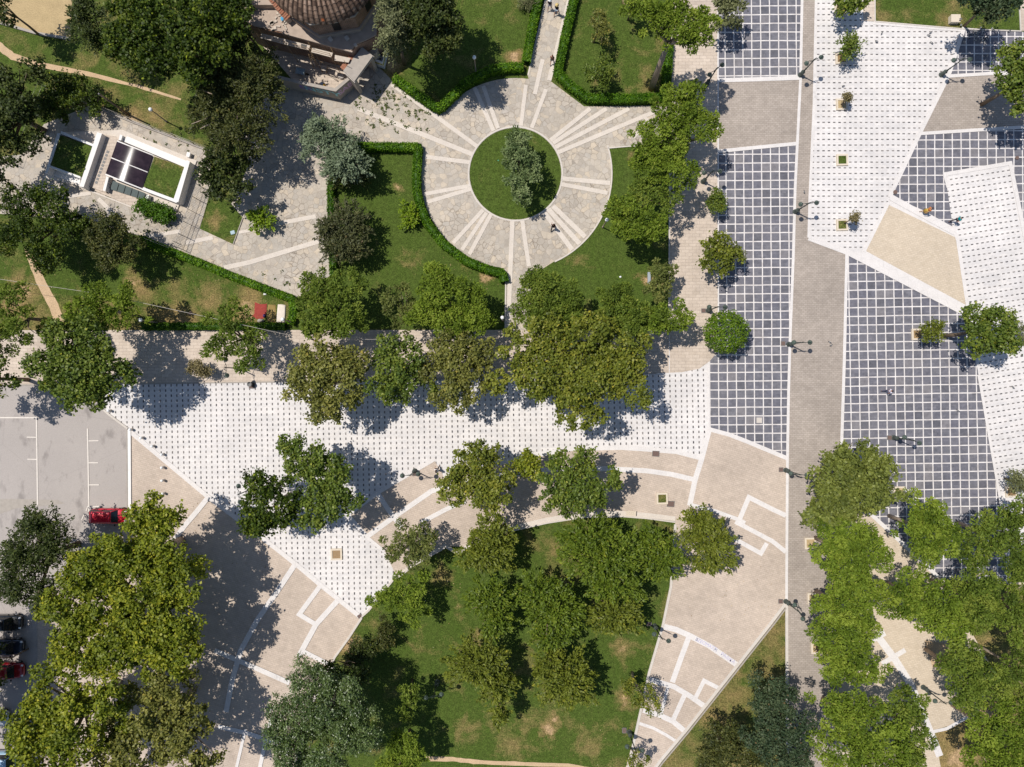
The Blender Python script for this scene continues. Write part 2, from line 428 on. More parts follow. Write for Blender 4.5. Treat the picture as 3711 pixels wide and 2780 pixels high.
# dark grid areas
flat('grid_pavement', [(2601, -200), (2601, 0), (2602, 290), (2604, 548), (2603, 1262), (2590, 1288), (2568, 1312), (2568, 1556), (2642, 1573), (2711, 1598), (2850, 1657), (2857, 1430), (2863, 1246), (2875, 938), (2882, 680), (2900, 280), (2907, 0), (2912, -200)], 2, 'gridA', 'long strip of dark tiles in a white grid left of the road')
flat('grid_pavement', [(3062, 905), (3200, 955), (3480, 1124), (3540, 1300), (3618, 1795), (3665, 2080), (3660, 2112), (3420, 2105), (3394, 2084), (3227, 1926), (3052, 1762), (3050, 1586), (3058, 1360)], 2, 'gridC', 'wide plaza of dark tiles in a white grid right of the road')
flat('grid_pavement', [(3486, 100), (4200, 150), (4200, 240), (3711, 262), (3430, 276)], 2, 'gridF', 'dark grid tiles below the upper right lawn')
flat('grid_pavement', [(3326, 488), (3711, 462), (4200, 440), (4200, 1500), (3800, 1300), (3453, 827), (3227, 716)], 2, 'gridE', 'dark grid tiles around the turned white strip')
# grey brick road and blocks
flat('road', [(2920, -300), (2911, 0), (2906, 276), (2886, 680), (2879, 938), (2867, 1246), (2862, 1430), (2858, 1660), (2855, 2110), (2856, 2460), (2858, 2950), (3090, 2950), (3040, 2700), (3043, 2110), (3050, 1764), (3056, 1586), (3061, 1400), (3074, 913), (2930, 859), (2936, 715), (2951, 385), (2959, 0), (2965, -300)], 3, 'road', 'grey brown brick walkway road running from top to bottom', 'road')
flat('brick_block', [(2603, 292), (2900, 284), (2888, 520), (2711, 534), (2604, 547)], 4, 'road', 'grey brick rectangle between two grid tile fields')
flat('brick_block', [(3434, 276), (3711, 262), (4200, 240), (4200, 440), (3711, 458), (3334, 482)], 4, 'road', 'grey brick band across the upper right corner')
# white dotted areas
flat('dotted_pavement', [(2965, -300), (2959, 0), (2951, 385), (2936, 715), (2929, 859), (3074, 914), (3080, 916), (3136, 909), (3213, 739), (3227, 716), (3332, 486), (3440, 272), (3489, 103), (3172, 79), (3130, 77), (3120, -300)], 4, 'dotsB', 'white slab pavement with rows of small dark stones right of the road')
flat('dotted_pavement', [(3424, 629), (3661, 589), (3711, 847), (3890, 1800), (3930, 2000), (3652, 2000), (3618, 1795), (3546, 1360), (3501, 1105), (3462, 861), (3453, 827)], 5, 'dotsD', 'turned strip of white slabs with slanting rows of dark stones')
flat('dotted_pavement', [(371, 1478), (394, 1388), (493, 1391), (1000, 1383), (2379, 1352), (2470, 1348), (2533, 1337), (2571, 1310), (2571, 1557), (2542, 1666), (2452, 1642), (2343, 1633), (2252, 1627), (2162, 1628), (2071, 1631), (1949, 1652), (1800, 1690), (1604, 1735), (1441, 2095), (1425, 2104), (1337, 2214), (1307, 2236), (1167, 2123), (1081, 2052), (1000, 1985), (749, 1794), (473, 1566), (462, 1552)], 4, 'dotsW', 'large white plaza with rows of small dark stones')
flat('white_frame', [(3222, 710), (3340, 760), (3456, 824), (3474, 862), (3512, 1110), (3484, 1132), (3074, 916), (3080, 890), (3130, 905)], 4, 'white', 'white stone frame around the sand quadrilateral')
flat('sand_block', [(3213, 739), (3462, 861), (3501, 1106), (3136, 909)], 6, 'sand', 'sand coloured brick quadrilateral framed in white stone')
# footpaths
flat('footpath', [(2434, -200), (2434, 0), (2425, 680), (2420, 1196), (1915, 1196), (900, 1196), (-300, 1197), (-300, 1396), (394, 1391), (1000, 1384), (1700, 1370), (2200, 1358), (2379, 1353), (2470, 1349), (2533, 1337), (2571, 1310), (2590, 1287), (2603, 1263), (2603, 680), (2601, -200)], 5, 'beige2', 'beige slab footpath around the park garden', 'path')
flat('footpath', [(3120, -300), (3128, 77), (3171, 78), (3169, 0), (3165, -300)], 5, 'beige2', 'short beige path beside the upper right lawn', 'path')
flat('footpath', [(3692, 0), (3699, 112), (4200, 140), (4200, -300), (3685, -300)], 5, 'beige2', 'beige path in the top right corner', 'path')
# arcs between the plaza and the tree park
flat('beige_pavement', [(1574, 1668), (1606, 1722), (1800, 1682), (1949, 1650), (2071, 1629), (2162, 1627), (2252, 1625), (2343, 1631), (2452, 1641), (2542, 1663), (2500, 1840), (2447, 1888), (2343, 1875), (2253, 1868), (2117, 1870), (1981, 1890), (1881, 1911), (1700, 1982), (1615, 1979), (1502, 2044), (1439, 2094), (1393, 1994), (1339, 1951), (1267, 1867), (1378, 1783)], 5, 'beige', 'curved beige brick walk above the tree park')
flat('beige_pavement', [(2542, 1663), (2571, 1556), (2711, 1600), (2850, 1657), (2850, 2190), (2800, 2248), (2674, 2406), (2484, 2646), (2393, 2754), (2300, 2880), (2240, 2880), (2311, 2623), (2352, 2437), (2402, 2265), (2431, 2125), (2447, 1887), (2500, 1835)], 6, 'beige', 'fan of beige brick narrowing towards the bottom edge')
# garden flagstones
plaza = [(-300, 600), (80, 560), (160, 450), (335, 380), (765, 545), (880, 420), (1000, 320), (1200, 300), (1290, 245), (1345, 215), (1424, 294), (1592, 423)]
plaza += arc(1868, 630, 347, 217, 278, 14) + [(1912, 272), (1976, 0), (2020, -200), (2120, -200), (2067, 0), (1995, 294), (2117, 386), (2393, 383), (2436, 384), (2432, 520), (2271, 527), (2205, 534)]
plaza += arc(1868, 630, 347, -10, 66, 16) + [(1925, 1000), (1917, 1198), (1832, 1198), (1836, 990)] + arc(1868, 630, 345, 97, 186, 18)
plaza += [(1528, 560), (1528, 526), (1348, 526), (1196, 560), (1192, 679), (1199, 997), (1081, 1078), (634, 911), (511, 856), (300, 800), (0, 775), (-300, 770)]
flat('flagstone_pavement', plaza, 2, 'flag', 'irregular flagstone paving of the garden and round plaza')
flat('lawn_circle', arc(1868, 630, 166, 0, 360, 56)[:-1], 3, 'grasslush', 'round lawn in the centre of the circular plaza', 'lawn')
flat('lawn_patch', [(765, 560), (760, 703), (724, 829), (846, 886), (880, 789), (838, 739), (900, 600), (880, 500)], 3, 'grass', 'small lawn between the railing and the flagstones', 'lawn')
flat('lawn_patch', [(3168, -300), (3172, 78), (3489, 104), (3698, 112), (3691, 0), (3680, -300)], 1, 'grass', 'green lawn at the top right edge', 'lawn')
# earth paths
def taper(name, pts, ws, layer, mat, label):
    vs = []; n = len(pts)
    rr = random.Random(3)
    for sgn in (1, -1):
        for i, (p, w) in enumerate(zip(pts, ws)):
            a = Vector(pts[max(0, i - 1)]); b = Vector(pts[min(n - 1, i + 1)]); d = (b - a).normalized()
            q = Vector(p) + Vector((-d.y, d.x)) * sgn * (w / 2 + rr.uniform(-1.5, 1.5))
            vs.append(P(q.x, q.y) + Vector((0, 0, .006 * layer + .003)))
    tag(mk(name, vs, [(i, i + 1, n + i + 1, n + i) for i in range(n - 1)], M[mat]), label, 'path', None, 'structure')
def dense(pts, k=5):
    out = []
    for a, b in zip(pts, pts[1:]):
        for i in range(k): out.append((a[0] + (b[0] - a[0]) * i / k, a[1] + (b[1] - a[1]) * i / k))
    return out + [pts[-1]]
def rough_path(pts, w0, w1, layer, label):
    d = dense(pts); n = len(d)
    taper('earth_path', d, [w0 + (w1 - w0) * i / (n - 1) for i in range(n)], layer, 'dirt', label)
rough_path([(-60, 140), (0, 170), (45, 204), (136, 233), (317, 268), (498, 313), (656, 360)], 34, 6, 2, 'trodden earth path crossing the lawn above the small building')
rough_path([(100, 900), (113, 938), (145, 1015), (195, 1110), (228, 1190)], 24, 38, 2, 'trodden earth path on the left lawn leading to the footpath')
rough_path([(1543, 2750), (1640, 2752), (1715, 2760), (1900, 2769), (2060, 2773), (2200, 2800)], 17, 12, 2, 'thin earth path along the bottom edge of the tree park')
# ------------------------------------------------------------------ white bands
def wb(pts, w, label, layer=7, mat='white'): band('paving_band', pts, w, layer, mat, label)
wb([(2911, -300), (2906, 0), (2901, 276), (2881, 680), (2874, 938), (2862, 1246), (2857, 1430), (2853, 1660), (2850, 2110), (2850, 2186)], 10, 'white stone edge between the grid strip and the road')
ridge('kerb', [(2850, 2190), (2851, 2460), (2853, 2900)], 10, .12, 'kerb', 'white kerb between the dry triangle lawn and the road')
wb([(2603, 292), (2750, 288), (2896, 283)], 15, 'white stone band above the grey brick rectangle', 8)
wb([(2603, 549), (2711, 538), (2887, 521)], 13, 'white stone band below the grey brick rectangle', 8)
wb([(2601, -200), (2603, 1260)], 5, 'thin white edge along the footpath', 8)
wb([(3068, 913), (3059, 1300), (3055, 1430), (3050, 1586), (3047, 1760)], 11, 'white stone edge on the right side of the road', 8)
wb([(2930, 862), (3074, 916), (3482, 1128)], 20, 'white diagonal band below the sand quadrilateral', 8)
wb([(3225, 714), (3458, 842)], 22, 'white diagonal band above the sand quadrilateral', 8)
wb([(3453, 825), (3470, 870), (3506, 1110), (3482, 1130)], 13, 'white band right of the sand quadrilateral', 8)
wb([(3219, 735), (3130, 912)], 12, 'white band left of the sand quadrilateral', 8)
wb([(3493, 100), (3436, 275), (3331, 486), (3222, 716)], 15, 'white diagonal edge of the dotted walk', 8)
wb([(3432, 277), (3594, 267), (3711, 264), (4100, 246)], 12, 'white band above the upper right brick band', 8)
wb([(3331, 485), (3711, 461), (4100, 442)], 12, 'white band below the upper right brick band', 8)
wb([(3040, 1754), (3227, 1930), (3398, 2090)], 14, 'white diagonal band at the bottom of the grid plaza', 8)
wb([(3546, 1360), (3622, 1800), (3660, 2050)], 10, 'white edge left of the turned strip', 8)
wb([(3436, 680), (3424, 632), (3660, 592), (3716, 870)], 14, 'white top edge of the turned strip', 8)
wb([(2963, -200), (2957, 0), (2949, 385), (2934, 715), (2930, 862)], 10, 'white edge of the dotted walk along the road', 8)
wb([(3165, 84), (3330, 97), (3489, 110)], 12, 'white edge below the upper right lawn', 8)
wb([(471, 1563), (749, 1796), (1000, 1987), (1083, 2053), (1167, 2124), (1303, 2233)], 16, 'white diagonal edge of the large plaza', 8)
wb([(2571, 1556), (2642, 1575), (2711, 1602), (2850, 1660)], 15, 'white edge below the long grid strip', 8)
wb([(2568, 1312), (2568, 1556)], 7, 'white edge between dotted plaza and grid strip', 8)
wb([(2569, 1560), (2542, 1664), (2518, 1740), (2499, 1832)], 19, 'white band at the head of the curved walk', 8)
wb([(2540, 1660), (2452, 1637), (2343, 1628), (2252, 1622), (2162, 1624), (2071, 1626), (1949, 1647), (1800, 1680), (1606, 1722)], 17, 'white curved edge above the curved walk', 8)
wb([(1260, 1867), (1378, 1780), (1578, 1662)], 14, 'white edge at the left tip of the curved walk', 8)
wb([(1262, 1865), (1339, 1954), (1393, 1998)], 12, 'white lower left edge of the curved walk', 8)
wb([(1368, 1786), (1410, 1850), (1457, 1913)], 18, 'white cross band in the shade of the plane trees', 9)
wb([(1334, 1942), (1427, 1874), (1565, 1779), (1750, 1732), (1950, 1705), (2100, 1697), (2207, 1699), (2343, 1706), (2434, 1719), (2520, 1739)], 18, 'long white arc through the curved walk', 8)
wb([(1525, 1894), (1620, 1844), (1690, 1815)], 16, 'short white band near the feathery pine', 8)
wb([(1850, 1915), (1981, 1884), (2117, 1863), (2253, 1860), (2343, 1867), (2447, 1880)], 17, 'pale stone border along the tree park', 8, 'pale')
wb([(1440, 2090), (1502, 2040), (1612, 1977), (1660, 2005), (1700, 1975), (1850, 1915)], 12, 'pale stone border by the feathery pine', 8, 'pale')
# fan bands
for pts, w, lb in (
    ([(2499, 1828), (2590, 1852), (2674, 1882), (2700, 1895)], 14, 'white band entering the fan of beige brick'),
    ([(2672, 1900), (2713, 1802), (2800, 1846), (2847, 1868)], 17, 'white angled band below the fan entry'),
    ([(2664, 1890), (2800, 1962), (2847, 2000)], 16, 'white slanting band reaching the road edge'),
    ([(2660, 1952), (2757, 2005), (2778, 1968)], 16, 'white hook shaped band in the fan'),
    ([(2404, 2270), (2450, 2281), (2497, 2302), (2570, 2340), (2669, 2408)], 20, 'white arc with faded blue writing'),
    ([(2497, 2305), (2467, 2385), (2436, 2472)], 19, 'white spoke below the arc with writing'),
    ([(2354, 2462), (2443, 2488), (2502, 2523), (2550, 2557)], 19, 'second white arc of the fan'),
    ([(2518, 2532), (2551, 2466), (2604, 2493)], 15, 'white angle beside the second arc'),
    ([(2480, 2519), (2438, 2610)], 17, 'white spoke below the second arc'),
    ([(2420, 2487), (2395, 2590)], 12, 'short white spoke by the leaning tree'),
    ([(2330, 2573), (2388, 2590), (2438, 2613), (2479, 2647)], 19, 'third white arc of the fan'),
    ([(2311, 2619), (2366, 2637), (2411, 2661), (2452, 2687)], 11, 'narrow fourth white arc of the fan')):
    wb(pts, w, lb, 8)
# lower left bands
for i, (pts, w, lb) in enumerate((
    ([(757, 1800), (715, 1852), (670, 1905), (620, 1975), (560, 2080)], 18, 'white spoke from the plaza edge under the big plane'),
    ([(1070, 2045), (1000, 2150), (932, 2248), (873, 2356), (842, 2465), (820, 2580)], 19, 'long white arc through the lower left pavement'),
    ([(1160, 2124), (1085, 2226), (1148, 2264)], 17, 'white hook shaped band near the plaza corner'),
    ([(1224, 2176), (1146, 2262), (1082, 2380)], 19, 'white slanting band beside the hook'),
    ([(1100, 2360), (1190, 2406), (1210, 2416)], 16, 'white band above the glossy tree'),
    ([(778, 2356), (900, 2408), (1050, 2474)], 18, 'white band crossing the shaded arc'),
    ([(792, 2632), (900, 2657), (1060, 2710)], 16, 'white band in deep shade left of the glossy tree'),
    ([(985, 2600), (962, 2690), (938, 2800)], 14, 'white spoke in deep shade'),
    ([(890, 2641), (858, 2780)], 11, 'second white spoke in deep shade'),
    ([(1047, 2700), (1020, 2800)], 12, 'short white spoke beside the glossy tree trunk'))):
    wb(pts, w, lb, 9 + (i % 2))
# bands under the pines
for pts, w, lb in (
    ([(3150, 2320), (3205, 2290)], 28, 'white cross piece of the path under the pines'),
    ([(3178, 2302), (3240, 2385), (3300, 2480), (3390, 2700), (3405, 2740)], 26, 'white path band between the pines'),
    ([(3195, 2405), (3280, 2355)], 18, 'white cross band between the pines'),
    ([(3340, 2660), (3430, 2640), (3520, 2590)], 12, 'pale band by the lower pines')):
    wb(pts, w, lb, 6)
# footpath seam and lower edge
wb([(2425, 1215), (2425, 1352)], 3, 'thin white seam across the footpath', 8)
wb([(-300, 1398), (420, 1392), (1000, 1384), (1700, 1371), (2379, 1353)], 5, 'thin grey edge between footpath and white plaza', 8, 'concrete')
# garden strips
for pts, w, lb in (
    ([(1298, 394), (1715, 561)], 17, 'pale strip from the church gate to the round lawn'),
    ([(1420, 306), (1588, 428), (1728, 530)], 15, 'pale strip along the north west hedge'),
    ([(1719, 317), (1789, 475)], 15, 'left of two pale strips north west of the round lawn'),
    ([(1751, 312), (1805, 466)], 15, 'right of two pale strips north west of the round lawn'),
    ([(1538, 568), (1706, 589)], 15, 'pale strip west of the round lawn by the hedge corner'),
    ([(1538, 704), (1701, 674)], 14, 'upper of two pale strips west of the round lawn'),
    ([(1547, 733), (1710, 684)], 14, 'lower of two pale strips west of the round lawn'),
    ([(1642, 881), (1751, 761)], 14, 'left pale strip south west of the round lawn'),
    ([(1674, 906), (1763, 771)], 14, 'middle pale strip south west of the round lawn'),
    ([(1701, 922), (1779, 778)], 14, 'right pale strip south west of the round lawn'),
    ([(1857, 800), (1849, 990), (1841, 1196)], 16, 'long pale strip running south to the footpath'),
    ([(1893, 800), (1904, 880), (1917, 965)], 15, 'shorter pale strip south of the round lawn'),
    ([(1972, 770), (2074, 906)], 17, 'left pale strip south east of the round lawn'),
    ([(1986, 757), (2101, 884)], 17, 'middle pale strip south east of the round lawn'),
    ([(2004, 747), (2121, 859)], 17, 'right pale strip south east of the round lawn'),
    ([(2033, 647), (2211, 664)], 16, 'upper pale strip east of the round lawn'),
    ([(2034, 668), (2202, 700)], 15, 'lower pale strip east of the round lawn'),
    ([(1995, 509), (2139, 394)], 15, 'first pale strip north east of the round lawn'),
    ([(2004, 519), (2198, 394)], 15, 'second pale strip north east of the round lawn'),
    ([(2013, 534), (2280, 394)], 15, 'third pale strip north east of the round lawn'),
    ([(2022, 553), (2390, 398)], 15, 'fourth pale strip north east of the round lawn'),
    ([(2334, 424), (2388, 474)], 12, 'short pale strip under the east pine'),
    ([(2350, 440), (2295, 500)], 11, 'short crossing pale strip under the east pine'),
    ([(1888, 457), (1906, 308)], 14, 'left pale strip north of the round lawn'),
    ([(1927, 464), (1979, 324)], 14, 'right pale strip north of the round lawn'),
    ([(1938, 342), (1967, 215)], 15, 'short pale strip at the mouth of the north path'),
    ([(1990, 292), (2063, 0), (2100, -180)], 16, 'pale right border of the north path'),
    ([(1914, 272), (1977, 0), (2015, -180)], 6, 'thin pale left border of the north path'),
    ([(1000, 812), (1145, 784)], 15, 'short pale strip right of the bright round shrub'),
    ([(812, 971), (905, 951), (1155, 875)], 17, 'long pale strip across the western flagstones'),
    ([(539, 857), (655, 838)], 14, 'pale strip left of the railing'),
    ([(674, 880), (772, 861)], 15, 'pale strip right of the railing'),
    ([(357, 720), (432, 795)], 15, 'pale strip below the small building'),
    ([(217, 717), (330, 700)], 14, 'pale strip left below the small building'),
    ([(865, 843), (912, 834)], 11, 'pale stub beside the small lawn')):
    L = (abs(pts[0][0]) * 7 + abs(pts[0][1])) % 3
    band('stone_strip', pts, w, 4 + int(L), 'pale', lb, 'paving strip')
# kerbs
ridge('kerb', arc(1868, 630, 170, 0, 360, 60)[:-1], 6, .06, 'kerb', 'thin stone ring around the round lawn', closed=True)
ridge('kerb', arc(1868, 630, 349, -17, 66, 20), 5, .08, 'kerb', 'thin kerb between the round plaza and the east lawn')
ridge('kerb', [(2205, 537), (2271, 531), (2425, 522)], 5, .08, 'kerb', 'thin kerb above the east lawn')
ridge('kerb', [(1833, 1020), (1831, 1196)], 5, .1, 'kerb', 'thin kerb left of the south path')
ridge('kerb', [(2428, 540), (2426, 700), (2424, 1190)], 5, .1, 'kerb', 'kerb between the east lawn and the footpath')
ridge('kerb', [(462, 1552), (462, 1700), (463, 1905)], 4, .12, 'concrete', 'concrete kerb at the end of the parking lot')
ridge('kerb', [(470, 1557), (471, 1700), (472, 1905)], 11, .13, 'plaster', 'white painted kerb at the end of the parking lot')
ridge('kerb', [(375, 1483), (396, 1502), (464, 1553)], 7, .13, 'kerb', 'kerb between parking lot and white plaza corner')
ridge('kerb', [(1311, 2238), (1264, 2311), (1214, 2380), (1152, 2500), (1092, 2660), (1062, 2800)], 8, .12, 'kerb', 'pale kerb along the left side of the tree park')
ridge('kerb', [(1309, 2236), (1336, 2212), (1424, 2102), (1440, 2092)], 7, .12, 'kerb', 'pale kerb at the plaza corner of the tree park')
ridge('kerb', [(1440, 2095), (1503, 2047), (1612, 1985)], 5, .12, 'kerb', 'thin kerb of the tree park behind the feathery pine')
ridge('kerb', [(1850, 1925), (1981, 1895), (2117, 1874), (2253, 1871), (2343, 1878), (2447, 1892)], 5, .12, 'kerb', 'thin curved kerb along the top of the tree park')
ridge('kerb', [(2447, 1900), (2431, 2125), (2402, 2265), (2352, 2437), (2311, 2623), (2262, 2850)], 9, .12, 'kerb', 'pale kerb between the tree park and the fan')
ridge('kerb', [(2846, 2187), (2800, 2248), (2674, 2407), (2484, 2647), (2393, 2755), (2310, 2870)], 11, .10, 'kerb', 'wide pale kerb on the right side of the fan')
ridge('kerb', [(2846, 2203), (2808, 2254), (2682, 2413), (2492, 2653), (2401, 2761), (2318, 2876)], 4, .2, 'concrete', 'grey strip standing in for the shadow gap along the dry triangle lawn')  # added grey strip in place of the shadow gap beside the kerb
ridge('kerb', [(3168, -200), (3170, 79), (3330, 93), (3489, 106), (3698, 114), (3692, 0), (3684, -200)], 4, .1, 'kerb', 'thin kerb around the upper right lawn')
ridge('kerb', [(-200, 60), (0, 84), (130, 122), (256, 143)], 9, .25, 'concrete', 'low stone edge below the straw coloured ground')
ridge('kerb', [(1428, 301), (1588, 421)], 5, .1, 'kerb', 'thin kerb below the north west hedge')
# parking lines
for i, (pts, w, lb) in enumerate((
    ([(133, 1516), (135, 1670), (137, 1829)], 4.5, 'long white line of the left parking bays'),
    ([(318, 1553), (321, 1720), (324, 1902)], 4.5, 'long white line of the right parking bays'),
    ([(-200, 1513), (136, 1514)], 4.5, 'white line across the top of the parking bays'),
    ([(98, 1584), (132, 1585)], 3.5, 'upper short white mark left of the left line'),
    ([(100, 1664), (134, 1665)], 3.5, 'lower short white mark left of the left line'),
    ([(322, 1598), (358, 1597)], 3.5, 'first short white bay mark from the top'),
    ([(322, 1677), (356, 1677)], 3.5, 'second short white bay mark from the top'),
    ([(324, 1757), (360, 1757)], 3.5, 'third short white bay mark from the top'),
    ([(325, 1837), (360, 1835)], 3.5, 'fourth short white bay mark above the red car'),
    ([(320, 1833), (313, 1852)], 3.5, 'slanting white dash beside the right line'),
    ([(305, 1865), (297, 1884)], 3.5, 'lower slanting white dash near the dark tree'),
    ([(137, 1829), (110, 1868)], 3.5, 'slanting white line end by the dark tree'))):
    band('parking_marking', pts, w, 5 + (i % 2), 'paint', lb, 'road marking')
flat('asphalt_patch', [(-200, 1815), (40, 1808), (210, 1812), (235, 1825), (140, 1835), (60, 1842), (0, 1862), (-200, 1880)], 4, 'concrete', 'greyer repaired strip across the parking lot', 'road')
# ------------------------------------------------------------------ foliage
LEAFK = 1.08
def leafmat(name, c0, c1, c2, acc=None, rough=.5, spec=.25, trans=.26):
    t = NT(name)
    k = 1.0 if name in ('dark_leaf', 'dark_olive_leaf', 'brownish_leaf', 'dark_blue_green_leaf', 'fallen_leaf', 'weed_leaf', 'dry_leaf', 'acacia_leaf') else LEAFK
    c0, c1, c2 = ((c[0] * k * .98, c[1] * k * .985, c[2] * k * 1.15) for c in (c0, c1, c2))
    st = [(0.0, c0), (.5, c1), (.9, c2)]
    if acc: st.append((1.0, acc))
    c = t.ramp(t.attr('tint'), st)
    b = t.bsdf(c, rough, spec)
    tr = t.n('ShaderNodeBsdfTranslucent')
    t.put(tr.inputs[0], t.mix(1.0, c, (1.1, 1.25, .5), 'MULTIPLY'))
    m = t.n('ShaderNodeMixShader'); m.inputs[0].default_value = trans
    t.nt.links.new(b.outputs[0], m.inputs[1]); t.nt.links.new(tr.outputs[0], m.inputs[2])
    return t.done(m)

LM = {
 'plane':   leafmat('plane_leaf', (.085, .11, .012), (.17, .19, .020), (.27, .26, .035), (.42, .35, .035)),
 'planeY': leafmat('yellowing_plane_leaf', (.09, .12, .010), (.19, .22, .014), (.32, .31, .024), (.50, .44, .03)),
 'planeO': leafmat('olive_plane_leaf', (.095, .102, .020), (.185, .188, .034), (.29, .268, .058), (.40, .31, .06)),
 'planeG':  leafmat('green_plane_leaf', (.055, .09, .012), (.125, .17, .020), (.22, .25, .035), (.30, .30, .03)),
 'linden': leafmat('linden_leaf', (.085, .105, .018), (.165, .19, .032), (.26, .28, .055), None),
 'pine': leafmat('pine_needles', (.065, .098, .012), (.125, .175, .020), (.20, .24, .032), (.26, .28, .05), .6, .15, .25),
 'pineB': leafmat('bright_pine_needles', (.075, .115, .010), (.148, .208, .018), (.225, .278, .030), (.28, .30, .05), .6, .15, .25),
 'pineD': leafmat('dull_pine_needles', (.075, .09, .020), (.135, .158, .034), (.20, .212, .05), (.24, .19, .08), .6, .15, .25),
 'spiky': leafmat('spiky_leaf', (.055, .088, .007), (.12, .17, .013), (.215, .255, .024), (.30, .30, .03), .5, .25, .3),
 'spikyO': leafmat('olive_spiky_leaf', (.075, .095, .010), (.155, .18, .018), (.25, .265, .032), (.38, .34, .04), .5, .25, .3),
 'cedar': leafmat('cedar_needles', (.08, .108, .05), (.155, .195, .096), (.25, .29, .16), None, .6, .2, .15),
 'cedarG': leafmat('green_cedar_needles', (.06, .092, .026), (.135, .182, .058), (.22, .265, .098), None, .6, .2, .15),
 'conifer': leafmat('conifer_sprays', (.075, .085, .030), (.145, .155, .06), (.22, .225, .095), None, .6, .2, .15),
 'dark':    leafmat('dark_leaf', (.022, .034, .007), (.055, .075, .014), (.105, .12, .024), (.15, .16, .03), .5, .2, .2),
 'darkO': leafmat('dark_olive_leaf', (.03, .04, .009), (.076, .085, .018), (.135, .135, .03), (.17, .14, .04), .5, .2, .2),
 'brown': leafmat('brownish_leaf', (.036, .042, .014), (.08, .088, .028), (.145, .142, .045), (.17, .10, .05), .5, .2, .2),
 'acacia':  leafmat('acacia_leaf', (.018, .034, .004), (.055, .088, .008), (.14, .175, .014), (.27, .32, .02), .5, .2, .26),
 'glossy': leafmat('glossy_leaf', (.045, .075, .014), (.09, .135, .026), (.15, .195, .05), None, .44, .65, .15),
 'ball':    leafmat('bright_round_leaf', (.06, .11, .006), (.115, .195, .010), (.19, .27, .016), None, .5, .2, .25),
 'lime':    leafmat('lime_shrub_leaf', (.09, .15, .008), (.18, .26, .012), (.29, .35, .03), None, .5, .2, .3),
 'olive': leafmat('grey_olive_leaf', (.09, .097, .035), (.155, .165, .06), (.225, .232, .095), None, .5, .2, .2),
 'dry': leafmat('dry_leaf', (.13, .11, .045), (.23, .19, .08), (.32, .26, .12), (.3, .28, .08), .7, .1, .2),
 'hedge': leafmat('hedge_leaf', (.04, .10, .004), (.10, .205, .008), (.17, .29, .014), (.28, .38, .02), .5, .2, .25),
 'hedgeD': leafmat('dark_hedge_leaf', (.03, .08, .004), (.07, .15, .008), (.12, .21, .014), None, .5, .2, .25),
 'teal': leafmat('dark_blue_green_leaf', (.024, .044, .018), (.055, .083, .032), (.10, .12, .048), (.14, .09, .04), .5, .2, .15),
 'weed':    leafmat('weed_leaf', (.05, .07, .02), (.10, .12, .03), (.16, .17, .05), None, .6, .1, .2),
 'litter':  leafmat('fallen_leaf', (.2, .12, .05), (.38, .26, .1), (.55, .42, .2), (.6, .55, .4), .7, .1, .1),
}

def norm(a):
    return a / np.maximum(np.linalg.norm(a, axis=-1, keepdims=True), 1e-6)

def leaf_obj(name, mat, parts, parent=None, origin=(0, 0, 0), core=None):
    """parts: list of (C, U, N, L, W, tint); every leaf becomes one small folded kite"""
    C = np.concatenate([p[0] for p in parts]); U = norm(np.concatenate([p[1] for p in parts]))
    N = np.concatenate([p[2] for p in parts]); L = np.concatenate([p[3] for p in parts])[:, None]
    W = np.concatenate([p[4] for p in parts])[:, None]; T = np.concatenate([p[5] for p in parts])
    C = C - np.array(origin)[None]
    V = norm(np.cross(N, U)); Nn = np.cross(U, V)
    n = len(C)
    co = np.empty((n, 4, 3), np.float32)
    co[:, 0] = C - U * L * .5; co[:, 2] = C + U * L * .5 - Nn * L * .10
    co[:, 1] = C + V * W * .5 + U * L * .06 + Nn * W * .12; co[:, 3] = C - V * W * .5 + U * L * .06 + Nn * W * .12
    verts = co.reshape(-1, 3); nf = n
    idx = np.arange(n * 4, dtype=np.int32)
    me = bpy.data.meshes.new(name)
    cv, cf = (core if core else ([], []))
    nv = len(verts) + len(cv)
    me.vertices.add(nv)
    allv = np.concatenate([verts, np.array(cv, np.float32).reshape(-1, 3) - np.array(origin, np.float32)[None]]) if len(cv) else verts
    me.vertices.foreach_set('co', np.ascontiguousarray(allv, dtype=np.float32).ravel())
    loops = idx
    if len(cf):
        loops = np.concatenate([idx, (np.array(cf, np.int32) + len(verts)).ravel()])
    nf = len(loops) // 4
    me.loops.add(len(loops)); me.loops.foreach_set('vertex_index', loops.astype(np.int32))
    me.polygons.add(nf); me.polygons.foreach_set('loop_start', np.arange(0, nf * 4, 4, dtype=np.int32))
    me.update(calc_edges=True)
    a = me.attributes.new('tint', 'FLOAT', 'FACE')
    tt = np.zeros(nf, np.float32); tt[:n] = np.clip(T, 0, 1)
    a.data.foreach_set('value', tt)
    me.materials.append(mat)
    o = bpy.data.objects.new(name, me); COL.objects.link(o)
    if parent: o.parent = parent
    return o

